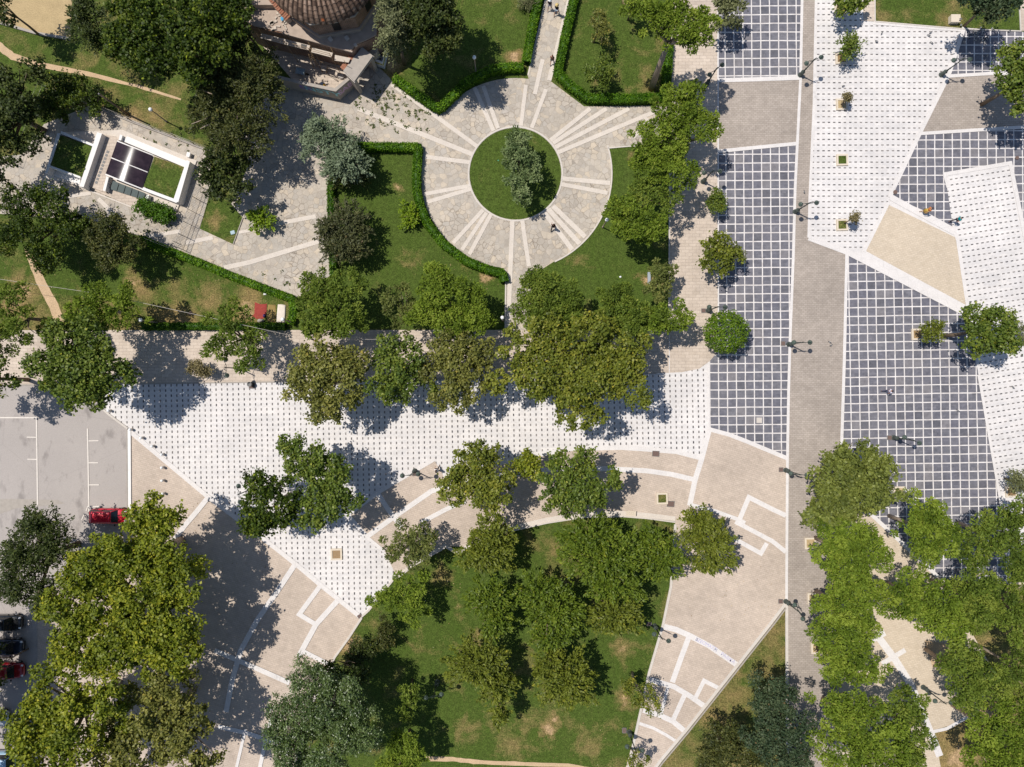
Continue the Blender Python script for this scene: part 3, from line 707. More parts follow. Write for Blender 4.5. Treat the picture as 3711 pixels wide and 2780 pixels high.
def tube(verts, faces, pts, rads, sides=6):
    b = len(verts); n = len(pts)
    for i, (p, r) in enumerate(zip(pts, rads)):
        p = Vector(p)
        d = (Vector(pts[min(n - 1, i + 1)]) - Vector(pts[max(0, i - 1)])).normalized()
        a = d.cross(Vector((0, 0, 1)) if abs(d.z) < .9 else Vector((1, 0, 0))).normalized(); c = d.cross(a)
        for k in range(sides):
            t = 2 * math.pi * k / sides
            verts.append(p + (a * math.cos(t) + c * math.sin(t)) * r)
    for i in range(n - 1):
        for k in range(sides):
            faces.append((b + i * sides + k, b + i * sides + (k + 1) % sides, b + (i + 1) * sides + (k + 1) % sides, b + (i + 1) * sides + k))
    faces.append(tuple(b + k for k in range(sides))[::-1]); faces.append(tuple(b + (n - 1) * sides + k for k in range(sides)))

def rdir(rng, n, up=0.0):
    d = rng.normal(size=(n, 3)); d[:, 2] += up
    return norm(d)

def sub_lobes(lobes, rng, srmin, srmax, k):
    out = []
    for (x, y, zc, a, b, c) in lobes:
        m = min(a, b); sr = float(np.clip(.36 * m, srmin, srmax))
        n = max(4, int(k * a * b / sr ** 2))
        # stratified sunflower placement with jitter keeps the crown filled but uneven
        g = np.arange(n) + .5
        rr = np.sqrt(g / n) * (1 - .42 * sr / m); th = g * 2.39996 + rng.uniform(0, 6.28)
        rr = np.clip(rr + rng.normal(0, .07, n), 0, 1.05)
        wob = 1 + .13 * np.sin(3 * th + rng.uniform(0, 6)) + .09 * np.sin(5 * th + rng.uniform(0, 6))
        px = x + a * rr * np.cos(th) * wob; py = y + b * rr * np.sin(th) * wob
        pz = zc + c * (np.sqrt(np.clip(1 - np.minimum(rr, 1) ** 2, 0, 1)) * .95 - .35) + rng.normal(0, .16 * c, n)
        sz = sr * rng.uniform(.62, 1.28, n)
        for i in range(n): out.append((px[i], py[i], pz[i], sz[i]))
    return out

def crown_broad(lobes, rng, leaf=(.31, .25), dens=.95, k=1.1, srmin=.45, srmax=1.35, flat=.8, tspread=.2):
    parts = []
    for (x, y, z, r) in sub_lobes(lobes, rng, srmin, srmax, k):
        ncl = max(5, int(19 * r * r * dens)) if r > .4 else 6
        d = rdir(rng, ncl, .45); rad = r * rng.uniform(.55, 1.08, ncl)[:, None]
        cc = np.array([x, y, z]) + d * rad * np.array([1, 1, flat])
        ct = .42 + rng.normal(0, tspread * .5) + rng.normal(0, tspread * .6, ncl)
        m = 20
        off = rng.normal(0, .23, (ncl, m, 3)) * np.array([1, 1, .7]) * (leaf[0] / .34) ** .5
        C = (cc[:, None] + off).reshape(-1, 3)
        out = np.repeat(d, m, 0)
        N = norm(out * .45 + np.array([0, 0, .85]) + rng.normal(0, .5, (ncl * m, 3)))
        U = rng.normal(size=(ncl * m, 3)) + out * .4; U[:, 2] -= .35
        L = leaf[0] * rng.uniform(.65, 1.25, ncl * m); W = leaf[1] * rng.uniform(.65, 1.2, ncl * m)
        T = np.repeat(ct, m) + rng.normal(0, .17, ncl * m)
        T = np.where(rng.random(ncl * m) < .012, .97 + rng.random(ncl * m) * .03, np.clip(T, 0, .9))
        parts.append((C, U, N, L, W, T))
    return parts

def crown_pine(lobes, rng, dens=1.0, k=1.5, pad=.68, tspread=.18, srmin=.38, leaf=(.34, .13), flat=.62):
    parts = []
    for (x, y, z, r) in sub_lobes(lobes, rng, srmin, pad, k):
        n = max(30, int(330 * r * r * dens))
        d = rdir(rng, n, .5); rad = r * (1 - .55 * rng.random(n) ** 2.2)
        C = np.array([x, y, z]) + d * rad[:, None] * np.array([1, 1, flat])
        U = d * .9 + np.array([0, 0, .25]) + rng.normal(0, .5, (n, 3))
        U = norm(U)
        up = norm(np.array([0, 0, 1.0]) + d * .6 + rng.normal(0, .35, (n, 3)))
        N = norm(up - U * np.sum(up * U, 1, keepdims=True) + 1e-4)
        L = leaf[0] * rng.uniform(.7, 1.35, n); W = leaf[1] * rng.uniform(.7, 1.4, n)
        T = np.clip(.45 + rng.normal(0, tspread) + rng.normal(0, .17, n), 0, .9)
        T = np.where(rng.random(n) < .02, .98, T)
        parts.append((C, U, N, L, W, T))
    return parts

def crown_spiky(lobes, rng, dens=1.0, leaf=(.36, .16), droop=.25, shoot=1.15, spread=.42, tspread=.2):
    """long leafy shoots that fan out of the crown, star-like at the rim"""
    parts = []
    for (x, y, zc, a, b, c) in lobes:
        n = int(9.5 * a * b * dens)
        g = np.arange(n) + .5
        rr = np.sqrt(g / n); th = g * 2.39996 + rng.normal(0, .18, n)
        for i in range(n):
            wob = 1 + .14 * math.sin(3 * th[i] + a) + .1 * math.sin(7 * th[i])
            h = math.sqrt(max(0, 1 - rr[i] ** 2))
            tip = np.array([x + a * rr[i] * math.cos(th[i]) * wob, y + b * rr[i] * math.sin(th[i]) * wob, zc + c * (h * .95 - .3) + rng.normal(0, .15 * c)])
            el = h * .9 + .12
            d = np.array([math.cos(th[i]), math.sin(th[i]), el * 1.1]); d = d / np.linalg.norm(d)
            ln = shoot * rng.uniform(.75, 1.4)
            m = int(34)
            t = rng.random(m)
            C = tip - d * (ln * (1 - t))[:, None]
            C[:, 2] -= droop * t ** 2
            wd = .10 + .22 * (1 - t)
            C += rng.normal(0, 1, (m, 3)) * wd[:, None]
            U = norm(d + rng.normal(0, spread, (m, 3))); U[:, 2] -= droop * .6
            N = norm(np.array([0, 0, 1.0]) + d * .25 + rng.normal(0, .5, (m, 3)))
            T = np.clip(.40 + rng.normal(0, tspread * .5) + .12 * (t - .5) + rng.normal(0, .15, m), 0, .9)
            T = np.where(rng.random(m) < .012, .98, T)
            parts.append((C, U, N, leaf[0] * rng.uniform(.7, 1.3, m), leaf[1] * rng.uniform(.7, 1.3, m), T))
    return parts

def crown_ball(lobes, rng, leaf=(.2, .15)):
    parts = []
    for (x, y, z, a, b, c) in lobes:
        n = int(900 * a * b); d = rdir(rng, n, .25)
        bump = 1 + .055 * np.sin(9 * np.arctan2(d[:, 1], d[:, 0]) + 6 * d[:, 2]) + .05 * np.sin(14 * d[:, 0] + 11 * d[:, 1]) + rng.normal(0, .035, n)
        C = np.array([x, y, z]) + d * np.array([a, b, c]) * bump[:, None] * (1 - .22 * rng.random(n) ** 3)[:, None]
        N = norm(d + np.array([0, 0, .3]) + rng.normal(0, .5, (n, 3)))
        T = np.clip(.45 + .12 * np.sin(7 * d[:, 0] + 5 * d[:, 1]) + rng.normal(0, .2, n), 0, .9)
        parts.append((C, rng.normal(size=(n, 3)), N, leaf[0] * rng.uniform(.7, 1.3, n), leaf[1] * rng.uniform(.7, 1.3, n), T))
    return parts

STY = {
 'ball':   lambda l, r: crown_ball(l, r),
 'broad':  lambda l, r: crown_broad(l, r),
 'broadL': lambda l, r: crown_broad(l, r, (.32, .25), 1.0, 1.15, .45, 1.3),
 'fine':   lambda l, r: crown_broad(l, r, (.24, .17), 1.5, 1.1, .35, 1.1),
 'open':   lambda l, r: crown_broad(l, r, (.32, .24), .9, .85, .4, 1.0),
 'sparse': lambda l, r: crown_broad(l, r, (.22, .14), .6, .8, .3, .6),
 'pine':   lambda l, r: crown_pine(l, r),
 'pineO':  lambda l, r: crown_pine(l, r, .9, 1.05, .75),
 'pineC':  lambda l, r: crown_pine(l, r, 1.0, 1.55, .85, .24, .45, (.32, .13), .7),
 'spiky':  lambda l, r: crown_spiky(l, r),
 'spikyF': lambda l, r: crown_spiky(l, r, 1.3, (.30, .13), .35, 1.3, .5),
 'cedar':  lambda l, r: crown_spiky(l, r, 1.4, (.30, .13), .5, 1.35, .55, .24),
 'gloss':  lambda l, r: crown_broad(l, r, (.22, .12), 1.7, 1.5, .4, 1.2),
 'dense':  lambda l, r: crown_broad(l, r, (.26, .2), 1.8, 2.2, .5, 1.3),
 'round':  lambda l, r: crown_broad(l, r, (.22, .16), 1.7, 1.5, .33, .7, .9, .12),
 'grass':  lambda l, r: crown_spiky(l, r, 1.5, (.5, .06), .4, .9, .25),
}
_TS = [100]

def tree(style, leaf, lobes, zb, zt, label, name='tree', cat='tree', group=None, bark='bark', base=None, limbs=6, trunk_r=None, sway=0.0):
    """lobes in overview units: cx, cy, rx, ry of the crown as the photo shows it"""
    _TS[0] += 1
    rng = np.random.default_rng(_TS[0]); rr = random.Random(_TS[0])
    zc = zb + (zt - zb) * .5; c = (zt - zb) * .5
    W = []
    for lb in lobes:
        cx, cy, rx, ry = lb[:4]
        dz = lb[4] if len(lb) > 4 else 0.0
        p = P(cx * DD, cy * DD, zc + dz); k = S * DD * (H - zc - dz) / H
        W.append((p.x, p.y, zc + dz, rx * k, ry * k, c))
    ar = [w[3] * w[4] for w in W]; tot = sum(ar)
    cx = sum(w[0] * a for w, a in zip(W, ar)) / tot; cy = sum(w[1] * a for w, a in zip(W, ar)) / tot
    if base: b = P(base[0] * DD, base[1] * DD); bx, by = b.x, b.y
    else: bx, by = cx + rr.uniform(-.2, .2), cy + rr.uniform(-.2, .2)
    root = thing(name, label, cat, (bx, by, 0), 0, group)
    rad = math.sqrt(tot)
    tr = trunk_r or max(.05, min(.38, .05 + .038 * rad))
    verts, faces = [], []
    fork = Vector((bx * .45 + cx * .55 + rr.uniform(-.15, .15), by * .45 + cy * .55, max(.25, zb + .1 * (zt - zb)))) if zb > .4 else Vector((cx, cy, zc * .5))
    mid = (Vector((bx, by, 0)) + fork) / 2 + Vector((rr.uniform(-.1, .1), rr.uniform(-.1, .1), 0)) * (1 + sway)
    o3 = Vector((bx, by, 0))
    tube(verts, faces, [Vector((0, 0, -.1)), (mid - o3), (fork - o3)], [tr * 1.25, tr, tr * .8], 8)
    for j in range(limbs):
        w = W[j % len(W)]
        th = rr.uniform(0, 6.28); q = rr.uniform(.35, .8)
        e = Vector((w[0] + w[3] * q * math.cos(th), w[1] + w[4] * q * math.sin(th), w[2] + c * rr.uniform(-.1, .55)))
        m1 = fork.lerp(e, .5) + Vector((rr.uniform(-.3, .3), rr.uniform(-.3, .3), rr.uniform(0, .3)))
        tube(verts, faces, [fork - o3 - Vector((0, 0, .15)), m1 - o3, e - o3], [tr * .6, tr * .36, tr * .1], 5)
    mk('trunk', verts, faces, M[bark], root, True)
    parts = STY[style](W, rng)
    leaf_obj('crown', LM[leaf], parts, root, (bx, by, 0))
    return root
# ------------------------------------------------------------------ mesh helpers
def bx(bm, c, sz, rz=0.0, tilt=None):
    r = bmesh.ops.create_cube(bm, size=1.0)
    m = Matrix.Translation(Vector(c)) @ Matrix.Rotation(rz, 4, 'Z')
    if tilt: m = m @ tilt
    m = m @ Matrix.Diagonal((sz[0], sz[1], sz[2], 1))
    bmesh.ops.transform(bm, matrix=m, verts=r['verts'])
    return r['verts']

def box(name, c, sz, mat, parent=None, rz=0.0, bev=.0, tilt=None):
    bm = bmesh.new(); bx(bm, c, sz, rz, tilt)
    if bev: bmesh.ops.bevel(bm, geom=bm.edges[:], offset=bev, segments=2, affect='EDGES')
    return from_bm(name, bm, M[mat] if isinstance(mat, str) else mat, parent)

def lathe(verts, faces, prof, sides=12, org=(0, 0, 0), mat4=None):
    b = len(verts); n = len(prof)
    for r, z in prof:
        for k in range(sides):
            t = 2 * math.pi * k / sides
            v = Vector((r * math.cos(t), r * math.sin(t), z))
            if mat4: v = mat4 @ v
            verts.append(v + Vector(org))
    for i in range(n - 1):
        for k in range(sides):
            faces.append((b + i * sides + k, b + i * sides + (k + 1) % sides, b + (i + 1) * sides + (k + 1) % sides, b + (i + 1) * sides + k))
    faces.append(tuple(b + k for k in range(sides))[::-1]); faces.append(tuple(b + (n - 1) * sides + k for k in range(sides)))

def turned(name, prof, mat, parent=None, sides=14, org=(0, 0, 0), mat4=None, smooth=True):
    v, f = [], []; lathe(v, f, prof, sides, org, mat4)
    return mk(name, v, f, M[mat] if isinstance(mat, str) else mat, parent, smooth)

def tubes(name, lines, r, mat, parent=None, sides=6):
    v, f = [], []
    for ln in lines: tube(v, f, ln, [r] * len(ln) if not isinstance(r, (list, tuple)) else r, sides)
    return mk(name, v, f, M[mat] if isinstance(mat, str) else mat, parent, True)

def prism(name, pts, z0, z1, mat, parent=None, top_pts=None):
    """pts: world xy corners"""
    n = len(pts); tp = top_pts or pts
    a = sum(pts[i][0] * pts[(i + 1) % n][1] - pts[(i + 1) % n][0] * pts[i][1] for i in range(n))
    if a < 0: pts = pts[::-1]; tp = tp[::-1]
    v = [(p[0], p[1], z0) for p in pts] + [(p[0], p[1], z1) for p in tp]
    f = [tuple(range(n))[::-1], tuple(range(n, 2 * n))] + [(i, (i + 1) % n, n + (i + 1) % n, n + i) for i in range(n)]
    return mk(name, v, f, M[mat] if isinstance(mat, str) else mat, parent)

def aim(nx, ny, dx, dy):
    """angle of an image direction in the world"""
    return math.atan2(-dy, dx)

# ------------------------------------------------------------------ double street lamps
def make_double_lamp():
    r = thing('street_lamp', 'lamp', 'street lamp', group='twin headed street lamps')
    turned('pedestal', [(.30, 0), (.30, .12), (.24, .18), (.21, .75), (.25, .82), (.16, .95), (.11, 1.15)], 'ironbase', r, 8, smooth=False)
    turned('pole', [(.085, 1.1), (.075, 1.6), (.1, 1.64), (.065, 1.72), (.055, 3.75), (.08, 3.8), (.05, 3.9), (.03, 4.15), (.0, 4.25)], 'iron', r, 10)
    for sg in (1, -1):
        arm = tubes('arm', [[(0, 0, 3.55), (sg * .22, 0, 3.5), (sg * .45, 0, 3.72), (sg * .62, 0, 3.98), (sg * .78, 0, 4.02), (sg * .86, 0, 3.9)], [(0, 0, 3.85), (sg * .2, 0, 3.9), (sg * .4, 0, 3.7)]], .026, 'iron', r)
        hd = turned('lamp_head', [(.03, 3.92), (.09, 3.88), (.13, 3.78), (.235, 3.66), (.27, 3.57), (.255, 3.55), (.0, 3.54)], 'lampcap', r, 14, (sg * .86, 0, 0))
        turned('lamp_glass', [(.0, 3.54), (.17, 3.545), (.13, 3.36), (.05, 3.3), (.0, 3.295)][::-1], 'globe', hd, 12, (sg * .86, 0, 0))
    return r

lamp0 = make_double_lamp()
LAMPS = [
 ((2560.5, 305.6), (87, -67), 'twin lamp at the upper left of the grey brick rectangle'),
 ((2899, 273), (24, -10), 'twin lamp at the upper right of the grey brick rectangle'),
 ((3410, 271.6), (1, -.05), 'twin lamp at the tip of the upper right grid tiles'),
 ((2547, 659), (1, -.1), 'twin lamp in tree shade at the upper left of the grid strip'),
 ((2881, 768), (1, -.1), 'twin lamp where the dotted walk meets the road'),
 ((2565, 1126), (1, 0), 'twin lamp above the clipped ball tree'),
 ((2858, 1248), (1, 0), 'twin lamp on the left road edge opposite the grid plaza'),
 ((3238, 1586), (.9, .35), 'twin lamp standing on the grid plaza tiles'),
 ((2847, 1704), (1, .1), 'twin lamp at the road edge beside the linden tree'),
 ((2847, 2179), (.5, .86), 'twin lamp at the tip of the dry triangle lawn'),
 ((2372, 2268), (.85, .4), 'twin lamp on the lawn beside the arc with writing'),
 ((2280, 2652), (.95, .25), 'twin lamp at the bottom left of the beige fan'),
 ((1504, 1706), (1, -.1), 'twin lamp on the tip of the curved beige walk'),
 ((913, 1772), (.1, 1), 'twin lamp left of the bright plaza plane tree'),
 ((868, 1335), (.08, 1), 'twin lamp on the footpath beside the loose open pine'),
 ((1585, 2470), (1, -.2), 'twin lamp in deep shade right of the glossy tree'),
 ((190, 1336), (.1, 1), 'twin lamp in dark shade on the left footpath'),
 ((3345, 2490), (1, .1), 'twin lamp half hidden among the lower right pines'),
]
for i, (b, d, lb) in enumerate(LAMPS):
    p = P(*b); a = math.atan2(-d[1], d[0])
    if i == 0:
        lamp0.location = p; lamp0.rotation_euler = (0, 0, a); lamp0['label'] = lb
    else: copy_tree(lamp0, p, a, lb)

# ------------------------------------------------------------------ globe lamps
def make_globe():
    r = thing('globe_lamp', 'lamp', 'street lamp', group='white globe lamps')
    turned('pole', [(.11, 0), (.11, .25), (.07, .3), (.055, 3.2), (.09, 3.25), (.1, 3.32)], 'barkpale', r, 10)
    prof = [(.0, 3.3)] + [(.21 * math.sin(math.radians(t)), 3.52 - .21 * math.cos(math.radians(t))) for t in range(20, 180, 20)] + [(.0, 3.73)]
    turned('globe', prof, 'globe', r, 16)
    turned('collar', [(.13, 3.29), (.15, 3.33), (.12, 3.37)], 'steel', r, 12)
    return r
g0 = make_globe()
GL = [((605, 442), 'globe lamp on the lawn above the small building'), ((1725, 262), 'globe lamp in the conifer shadow on the north lawn'),
      ((2184, 824), 'globe lamp on the edge of the round plaza and east lawn'), ((1822, 1162), 'globe lamp left of the foot of the south path'),
      ((1062, 1168), 'globe lamp behind the white slab at the hedge corner'), ((570, 1170), 'globe lamp beside the feathery pine on the left hedge')]
for i, (b, lb) in enumerate(GL):
    if i == 0: g0.location = P(*b); g0['label'] = lb
    else: copy_tree(g0, P(*b), 0, lb)

# ------------------------------------------------------------------ planters and covers
def planter(nx, ny, label, sz=41, fill='soil', rot=0.0):
    p = P(nx, ny); a = sz * S
    r = thing('planter', label, 'planter', p, math.radians(rot), 'square tree planters on the pavements')
    bm = bmesh.new(); w = .19; h = .2
    for sx, sy, lx, ly in ((0, 1, a, w), (0, -1, a, w), (1, 0, w, a - 2 * w), (-1, 0, w, a - 2 * w)):
        bx(bm, (sx * (a - w) / 2, sy * (a - w) / 2, h / 2), (lx, ly, h))
    from_bm('rim', bm, M['sandrim'], r)
    box('soil', (0, 0, .07), (a - 2 * w, a - 2 * w, .13), fill, r)
    return r
M['sandrim'] = plain('sandstone_rim', (.62, .53, .42), .85, .1, 0, .12, 3)
for nx, ny, lb, fl in (
    (3044, 38, 'topmost planter of the dotted walk', 'soil'), (3047, 213, 'second planter of the dotted walk from the top', 'soil'),
    (3049, 380, 'third planter of the dotted walk with yellow earth', 'straw'), (3050, 581, 'planter of the dotted walk filled only with green grass', 'grasslush'),
    (3050, 816, 'lowest planter of the dotted walk with a dead sapling', 'grassdry'), (3322, 1212, 'planter on the grid plaza next to the young tree', 'soil'),
    (3256, 1783, 'planter between the linden tree and the grid plaza pine', 'straw'), (2958, 2347, 'planter on the road with a pine growing out', 'straw'),
    (1220.5, 2008, 'bare planter on the lower white plaza', 'wood'), (2398.5, 1806, 'grassy planter on the curved walk beside the brown cover', 'grassdry'),
    (3662, 1781, 'planter with the dry sapling at the right edge', 'soil'), (2945, 2168, 'planter peeping out from under the road side pine', 'straw'),
    (2935, 1968, 'planter edge under the pine below the linden tree', 'straw')):
    planter(nx, ny, lb, 41, fl, 1.5)

def cover(nx, ny, sx, sy, rot, label, mat='rust', rnd=False):
    p = P(nx, ny)
    r = thing('utility_cover', label, 'manhole cover', (p.x, p.y, .09), math.radians(rot), 'covers set in the pavement')
    if rnd: turned('lid', [(sx * S / 2, -.04), (sx * S / 2, .03), (.0, .03)], mat, r, 16, smooth=False)
    else:
        box('lid', (0, 0, 0), (sx * S * .9, sy * S * .9, .06), mat, r)
    fr_ = bmesh.new(); a, b = sx * S, sy * S
    if not rnd:
        for cx_, cy_, lx, ly in ((0, b / 2, a, .05), (0, -b / 2, a, .05), (a / 2, 0, .05, b), (-a / 2, 0, .05, b)): bx(fr_, (cx_, cy_, -.005), (lx, ly, .05))
        from_bm('frame', fr_, M['steel'], r)
for a in ((2376, 1644, 24, 19, -3, 'dark brown cover on the edge of the curved walk'), (2430, 1826, 25, 20, -4, 'dark brown cover next to the grassy planter'),
          (2837, 1245, 15, 15, 0, 'square cover beside the twin lamp opposite the grid plaza'), (2829.6, 1702, 15, 15, 0, 'square cover beside the lamp by the linden tree'),
          (3222.5, 1586, 16, 15, 0, 'square cover beside the lamp on the grid plaza'), (2828, 2178.5, 15, 15, 0, 'square cover at the tip of the dry triangle'),
          (2549, 1126, 15, 14, 0, 'square cover beside the lamp above the ball tree'), (1503, 1717, 15, 15, 0, 'square cover under the lamp on the curved walk tip'),
          (914, 1398, 21, 19, 0, 'brown cover on the plaza edge under the bin'), (1304, 2232, 15, 11, 35, 'small brown cover at the plaza corner of the tree park'),
          (2352, 2261, 16, 12, 0, 'pinkish cover on the lawn beside the fan lamp'), (2262, 2646, 14, 18, 0, 'pale cover on the lawn by the lowest fan lamp')):
    cover(*a[:6])
cover(3243, 697, 15, 15, 0, 'round brown cover at the point of the dotted walk', 'rust', True)
cover(3684, 573, 13, 13, 0, 'round brown cover at the right edge of the grid tiles', 'rust', True)
t_ = box('loose_slab', tuple(P(2750.6, 1523) + Vector((0, 0, .075))), (.62, .62, .05), 'kerb'); tag(t_, 'pale square slab replacing one dark tile of the grid strip', 'slab')

# bin
b_ = thing('litter_bin', 'round black bin on the plaza edge below the loose pine', 'bin', P(913, 1393))
turned('body', [(.2, 0), (.24, .1), (.25, .75), (.22, .78)], 'black', b_, 14)
turned('rim', [(.265, .74), (.27, .8), (.21, .82), (.19, .79)], 'steel', b_, 14)
turned('foot', [(.12, -.02), (.12, .06)], 'steel', b_, 10)

# benches, boxes and odd things
be = thing('park_bench', 'wooden block bench on the pale border of the tree park', 'bench', P(2285, 1858), math.radians(-3))
bm = bmesh.new()
for k in range(5): bx(bm, (0, -.22 + k * .11, .42), (1.12, .095, .05))
from_bm('seat', bm, M['sandrim'], be)
for sx in (-1, 1): box('leg', (sx * .42, 0, .2), (.14, .46, .39), 'concrete', be, 0, .01)
bo = thing('stone_box', 'beige stone box on the upper right lawn edge', 'box', P(3452, 76))
box('body', (0, 0, .26), (1.0, .82, .52), 'sandrim', bo, 0, .02); box('lid', (0, 0, .56), (1.06, .88, .09), 'sandrim', bo, 0, .02)
wb_ = thing('metal_cabinet', 'small white box behind the small building', 'box', P(690, 566), math.radians(-15))
box('body', (0, 0, .25), (.36, .5, .5), 'plaster', wb_, 0, .015); box('lid', (0, 0, .52), (.4, .54, .04), 'plaster', wb_)
pl = box('blue_tray', tuple(P(844, 843) + Vector((0, 0, .06))), (.5, .42, .07), plain('pale_blue_plastic', (.36, .46, .5)), None, .3, .03); tag(pl, 'pale blue plastic tray on the small lawn corner', 'tray')
sg = thing('garden_sign', 'dark tilted board standing on the left lawn', 'sign', P(697, 1137), .5)
box('board', (0, 0, .5), (.5, .05, .42), 'rust', sg, 0, 0, Matrix.Rotation(-.6, 4, 'X')); tubes('post', [[(-.15, .05, 0), (-.15, 0, .5)], [(.15, .05, 0), (.15, 0, .5)]], .02, 'steel', sg)
se = thing('garden_bench', 'narrow grey blue stone seat beside the dull pine on the east lawn', 'bench', P(2350, 1010))
box('seat', (0, 0, .38), (.34, 1.35, .1), plain('grey_blue_stone', (.3, .33, .36)), se, 0, .01)
for sy in (-1, 1): box('leg', (0, sy * .45, .17), (.28, .18, .33), 'concrete', se)

# mats on the lawn by the hedge corner
def cloth(name, pts, mat, label, cat, h=.05, seed=2, lump=.03):
    rr = random.Random(seed); d = dense(pts + [pts[0]], 4)[:-1]
    c = Vector((sum(p[0] for p in d) / len(d), sum(p[1] for p in d) / len(d)))
    vs, fs = [], []; rings = (1.0, .97, .7, .4)
    for k, q in enumerate(rings):
        for p in d:
            n = c + (Vector(p) - c) * q
            vs.append(P(n.x, n.y) + Vector((0, 0, (.012 if k == 0 else h + rr.uniform(-lump, lump)))))
    n = len(d); vs.append(P(c.x, c.y) + Vector((0, 0, h)))
    for k in range(3):
        for i in range(n): fs.append((k * n + i, k * n + (i + 1) % n, (k + 1) * n + (i + 1) % n, (k + 1) * n + i))
    for i in range(n): fs.append((3 * n + i, 3 * n + (i + 1) % n, 4 * n))
    o = mk(name, vs, fs, mat, None, True)
    bm = bmesh.new(); bm.from_mesh(o.data); bmesh.ops.recalc_face_normals(bm, faces=bm.faces[:]); bm.to_mesh(o.data); bm.free()
    return tag(o, label, cat)
cloth('red_blanket', [(923.5, 1095), (945, 1103), (968, 1100.6), (966, 1130), (964, 1148), (953, 1155), (930, 1155.7), (912.6, 1147), (922, 1137)], plain('faded_red_cloth', (.29, .055, .045), .95, .05, 0, .35, 2.5), 'torn faded red blanket spread on the lawn by the hedge', 'blanket', .03, 2, .015)
cloth('straw_mat', [(972, 1104), (999, 1105), (1000, 1137), (998, 1171), (970, 1168), (967, 1140)], plain('brown_mat', (.27, .19, .07), .95, .1, 0, .2, 3), 'flat yellow brown mat between red blanket and white mattress', 'mat', .025)
cloth('mattress', [(1008, 1103), (1022, 1103), (1036, 1106), (1035, 1138), (1032, 1169), (1017, 1170), (1003, 1168), (1005, 1136)], plain('stained_white_fabric', (.66, .58, .5), .9, .1, 0, .22, 1.5), 'stained white mattress lying by the hedge corner', 'mattress', .15, 4, .012)
def rock(name, nx, ny, sx, sy, h, mat, label, cat, seed):
    bm = bmesh.new(); bmesh.ops.create_icosphere(bm, subdivisions=2, radius=1); rr = random.Random(seed)
    for v in bm.verts:
        v.co *= rr.uniform(.82, 1.12); v.co = Vector((v.co.x * sx * S / 2, v.co.y * sy * S / 2, max(-.1, v.co.z) * h))
    o = from_bm(name, bm, M[mat] if isinstance(mat, str) else mat, None, True); o.location = P(nx, ny)
    return tag(o, label, cat)
rock('boulder', 946, 1163, 26, 15, .5, 'concrete', 'pale rounded boulder below the red blanket', 'rock', 3)
rock('bundle', 959, 1145, 10, 14, .35, plain('dark_blue_cloth', (.05, .03, .12)), 'dark blue and red bundle on the corner of the red blanket', 'bag', 5)
rock('plastic_bag', 961, 1065, 14, 12, .2, 'globe', 'crumpled white plastic bag beside the diagonal hedge', 'bag', 6)
rock('plastic_bag', 2248, 1003.7, 9, 8, .15, 'globe', 'crumpled white plastic bag on the east lawn', 'bag', 8)
rock('crumpled_paper', 1806, 582, 7, 5, .1, plain('green_paper', (.1, .35, .2)), 'small green wrapper on the left rim of the round lawn', 'litter', 9)

# bollards
def make_bollard():
    r = thing('bollard', 'white stone bollard', 'bollard', group='white bollards along the parking lot')
    turned('post', [(.17, 0), (.17, .08), (.13, .12), (.115, .48), (.14, .5)], 'kerb', r, 12)
    turned('cap', [(.15, .5), (.16, .53), (.14, .62), (.08, .68), (.0, .7)], 'globe', r, 12)
    return r
bl0 = make_bollard()
BL = [((402, 1488), 'bollard in the shade at the corner of the parking lot'), ((480, 1556), 'first sunny bollard on the diagonal plaza edge'), ((519, 1586), 'second sunny bollard on the diagonal plaza edge'),
      ((559, 1616), 'third sunny bollard on the diagonal plaza edge'), ((594, 1646), 'last bollard on the white plaza before the beige triangle'), ((594, 1693), 'first bollard inside the beige triangle'),
      ((595, 1740), 'middle bollard inside the beige triangle'), ((597, 1787), 'lowest bollard inside the beige triangle')]
for i, (b, lb) in enumerate(BL):
    if i == 0: bl0.location = P(*b); bl0['label'] = lb
    else: copy_tree(bl0, P(*b), 0, lb)

# poles and cables
u = thing('utility_pole', 'dark wooden pole beside the wire fence above the small building', 'pole', P(466, 416))
tubes('shaft', [[(0, 0, -.1), (-.05, .05, 5.4)]], [.13, .09], 'bark', u, 8); tubes('cap', [[(-.05, .05, 5.38), (-.05, .05, 5.5)]], .1, 'steel', u)
u = thing('utility_pole', 'tilted dark pole added for a shadow bar beside the first plane tree on the footpath', 'pole', P(1205, 1262))  # added pole in place of a dark bar taken for a pole's shadow
tp = P(1126, 1228, 5.5) - P(1205, 1262)
tubes('shaft', [[(0, 0, -.1), tuple(tp)]], [.12, .08], 'bark', u, 8); tubes('cap', [[tuple(tp), tuple(tp + Vector((0, 0, .12)))]], .09, 'steel', u)
def cable(pts, label):
    o = tubes('overhead_cable', [[P(x, y, z) for x, y, z in pts]], .018, 'kerb', None, 5); tag(o, label, 'cable')
cable([(-120, 990, 6), (0, 1012, 5.8), (370, 1066, 5.4), (760, 1151, 5.6), (950, 1193, 5.8), (1060, 1217, 6)], 'long thin overhead cable crossing the left lawn')
cable([(1126, 1228, 5.4), (1350, 1230, 5.2), (1600, 1224, 5.2), (1800, 1218, 5.4)], 'thin overhead cable along the footpath trees')

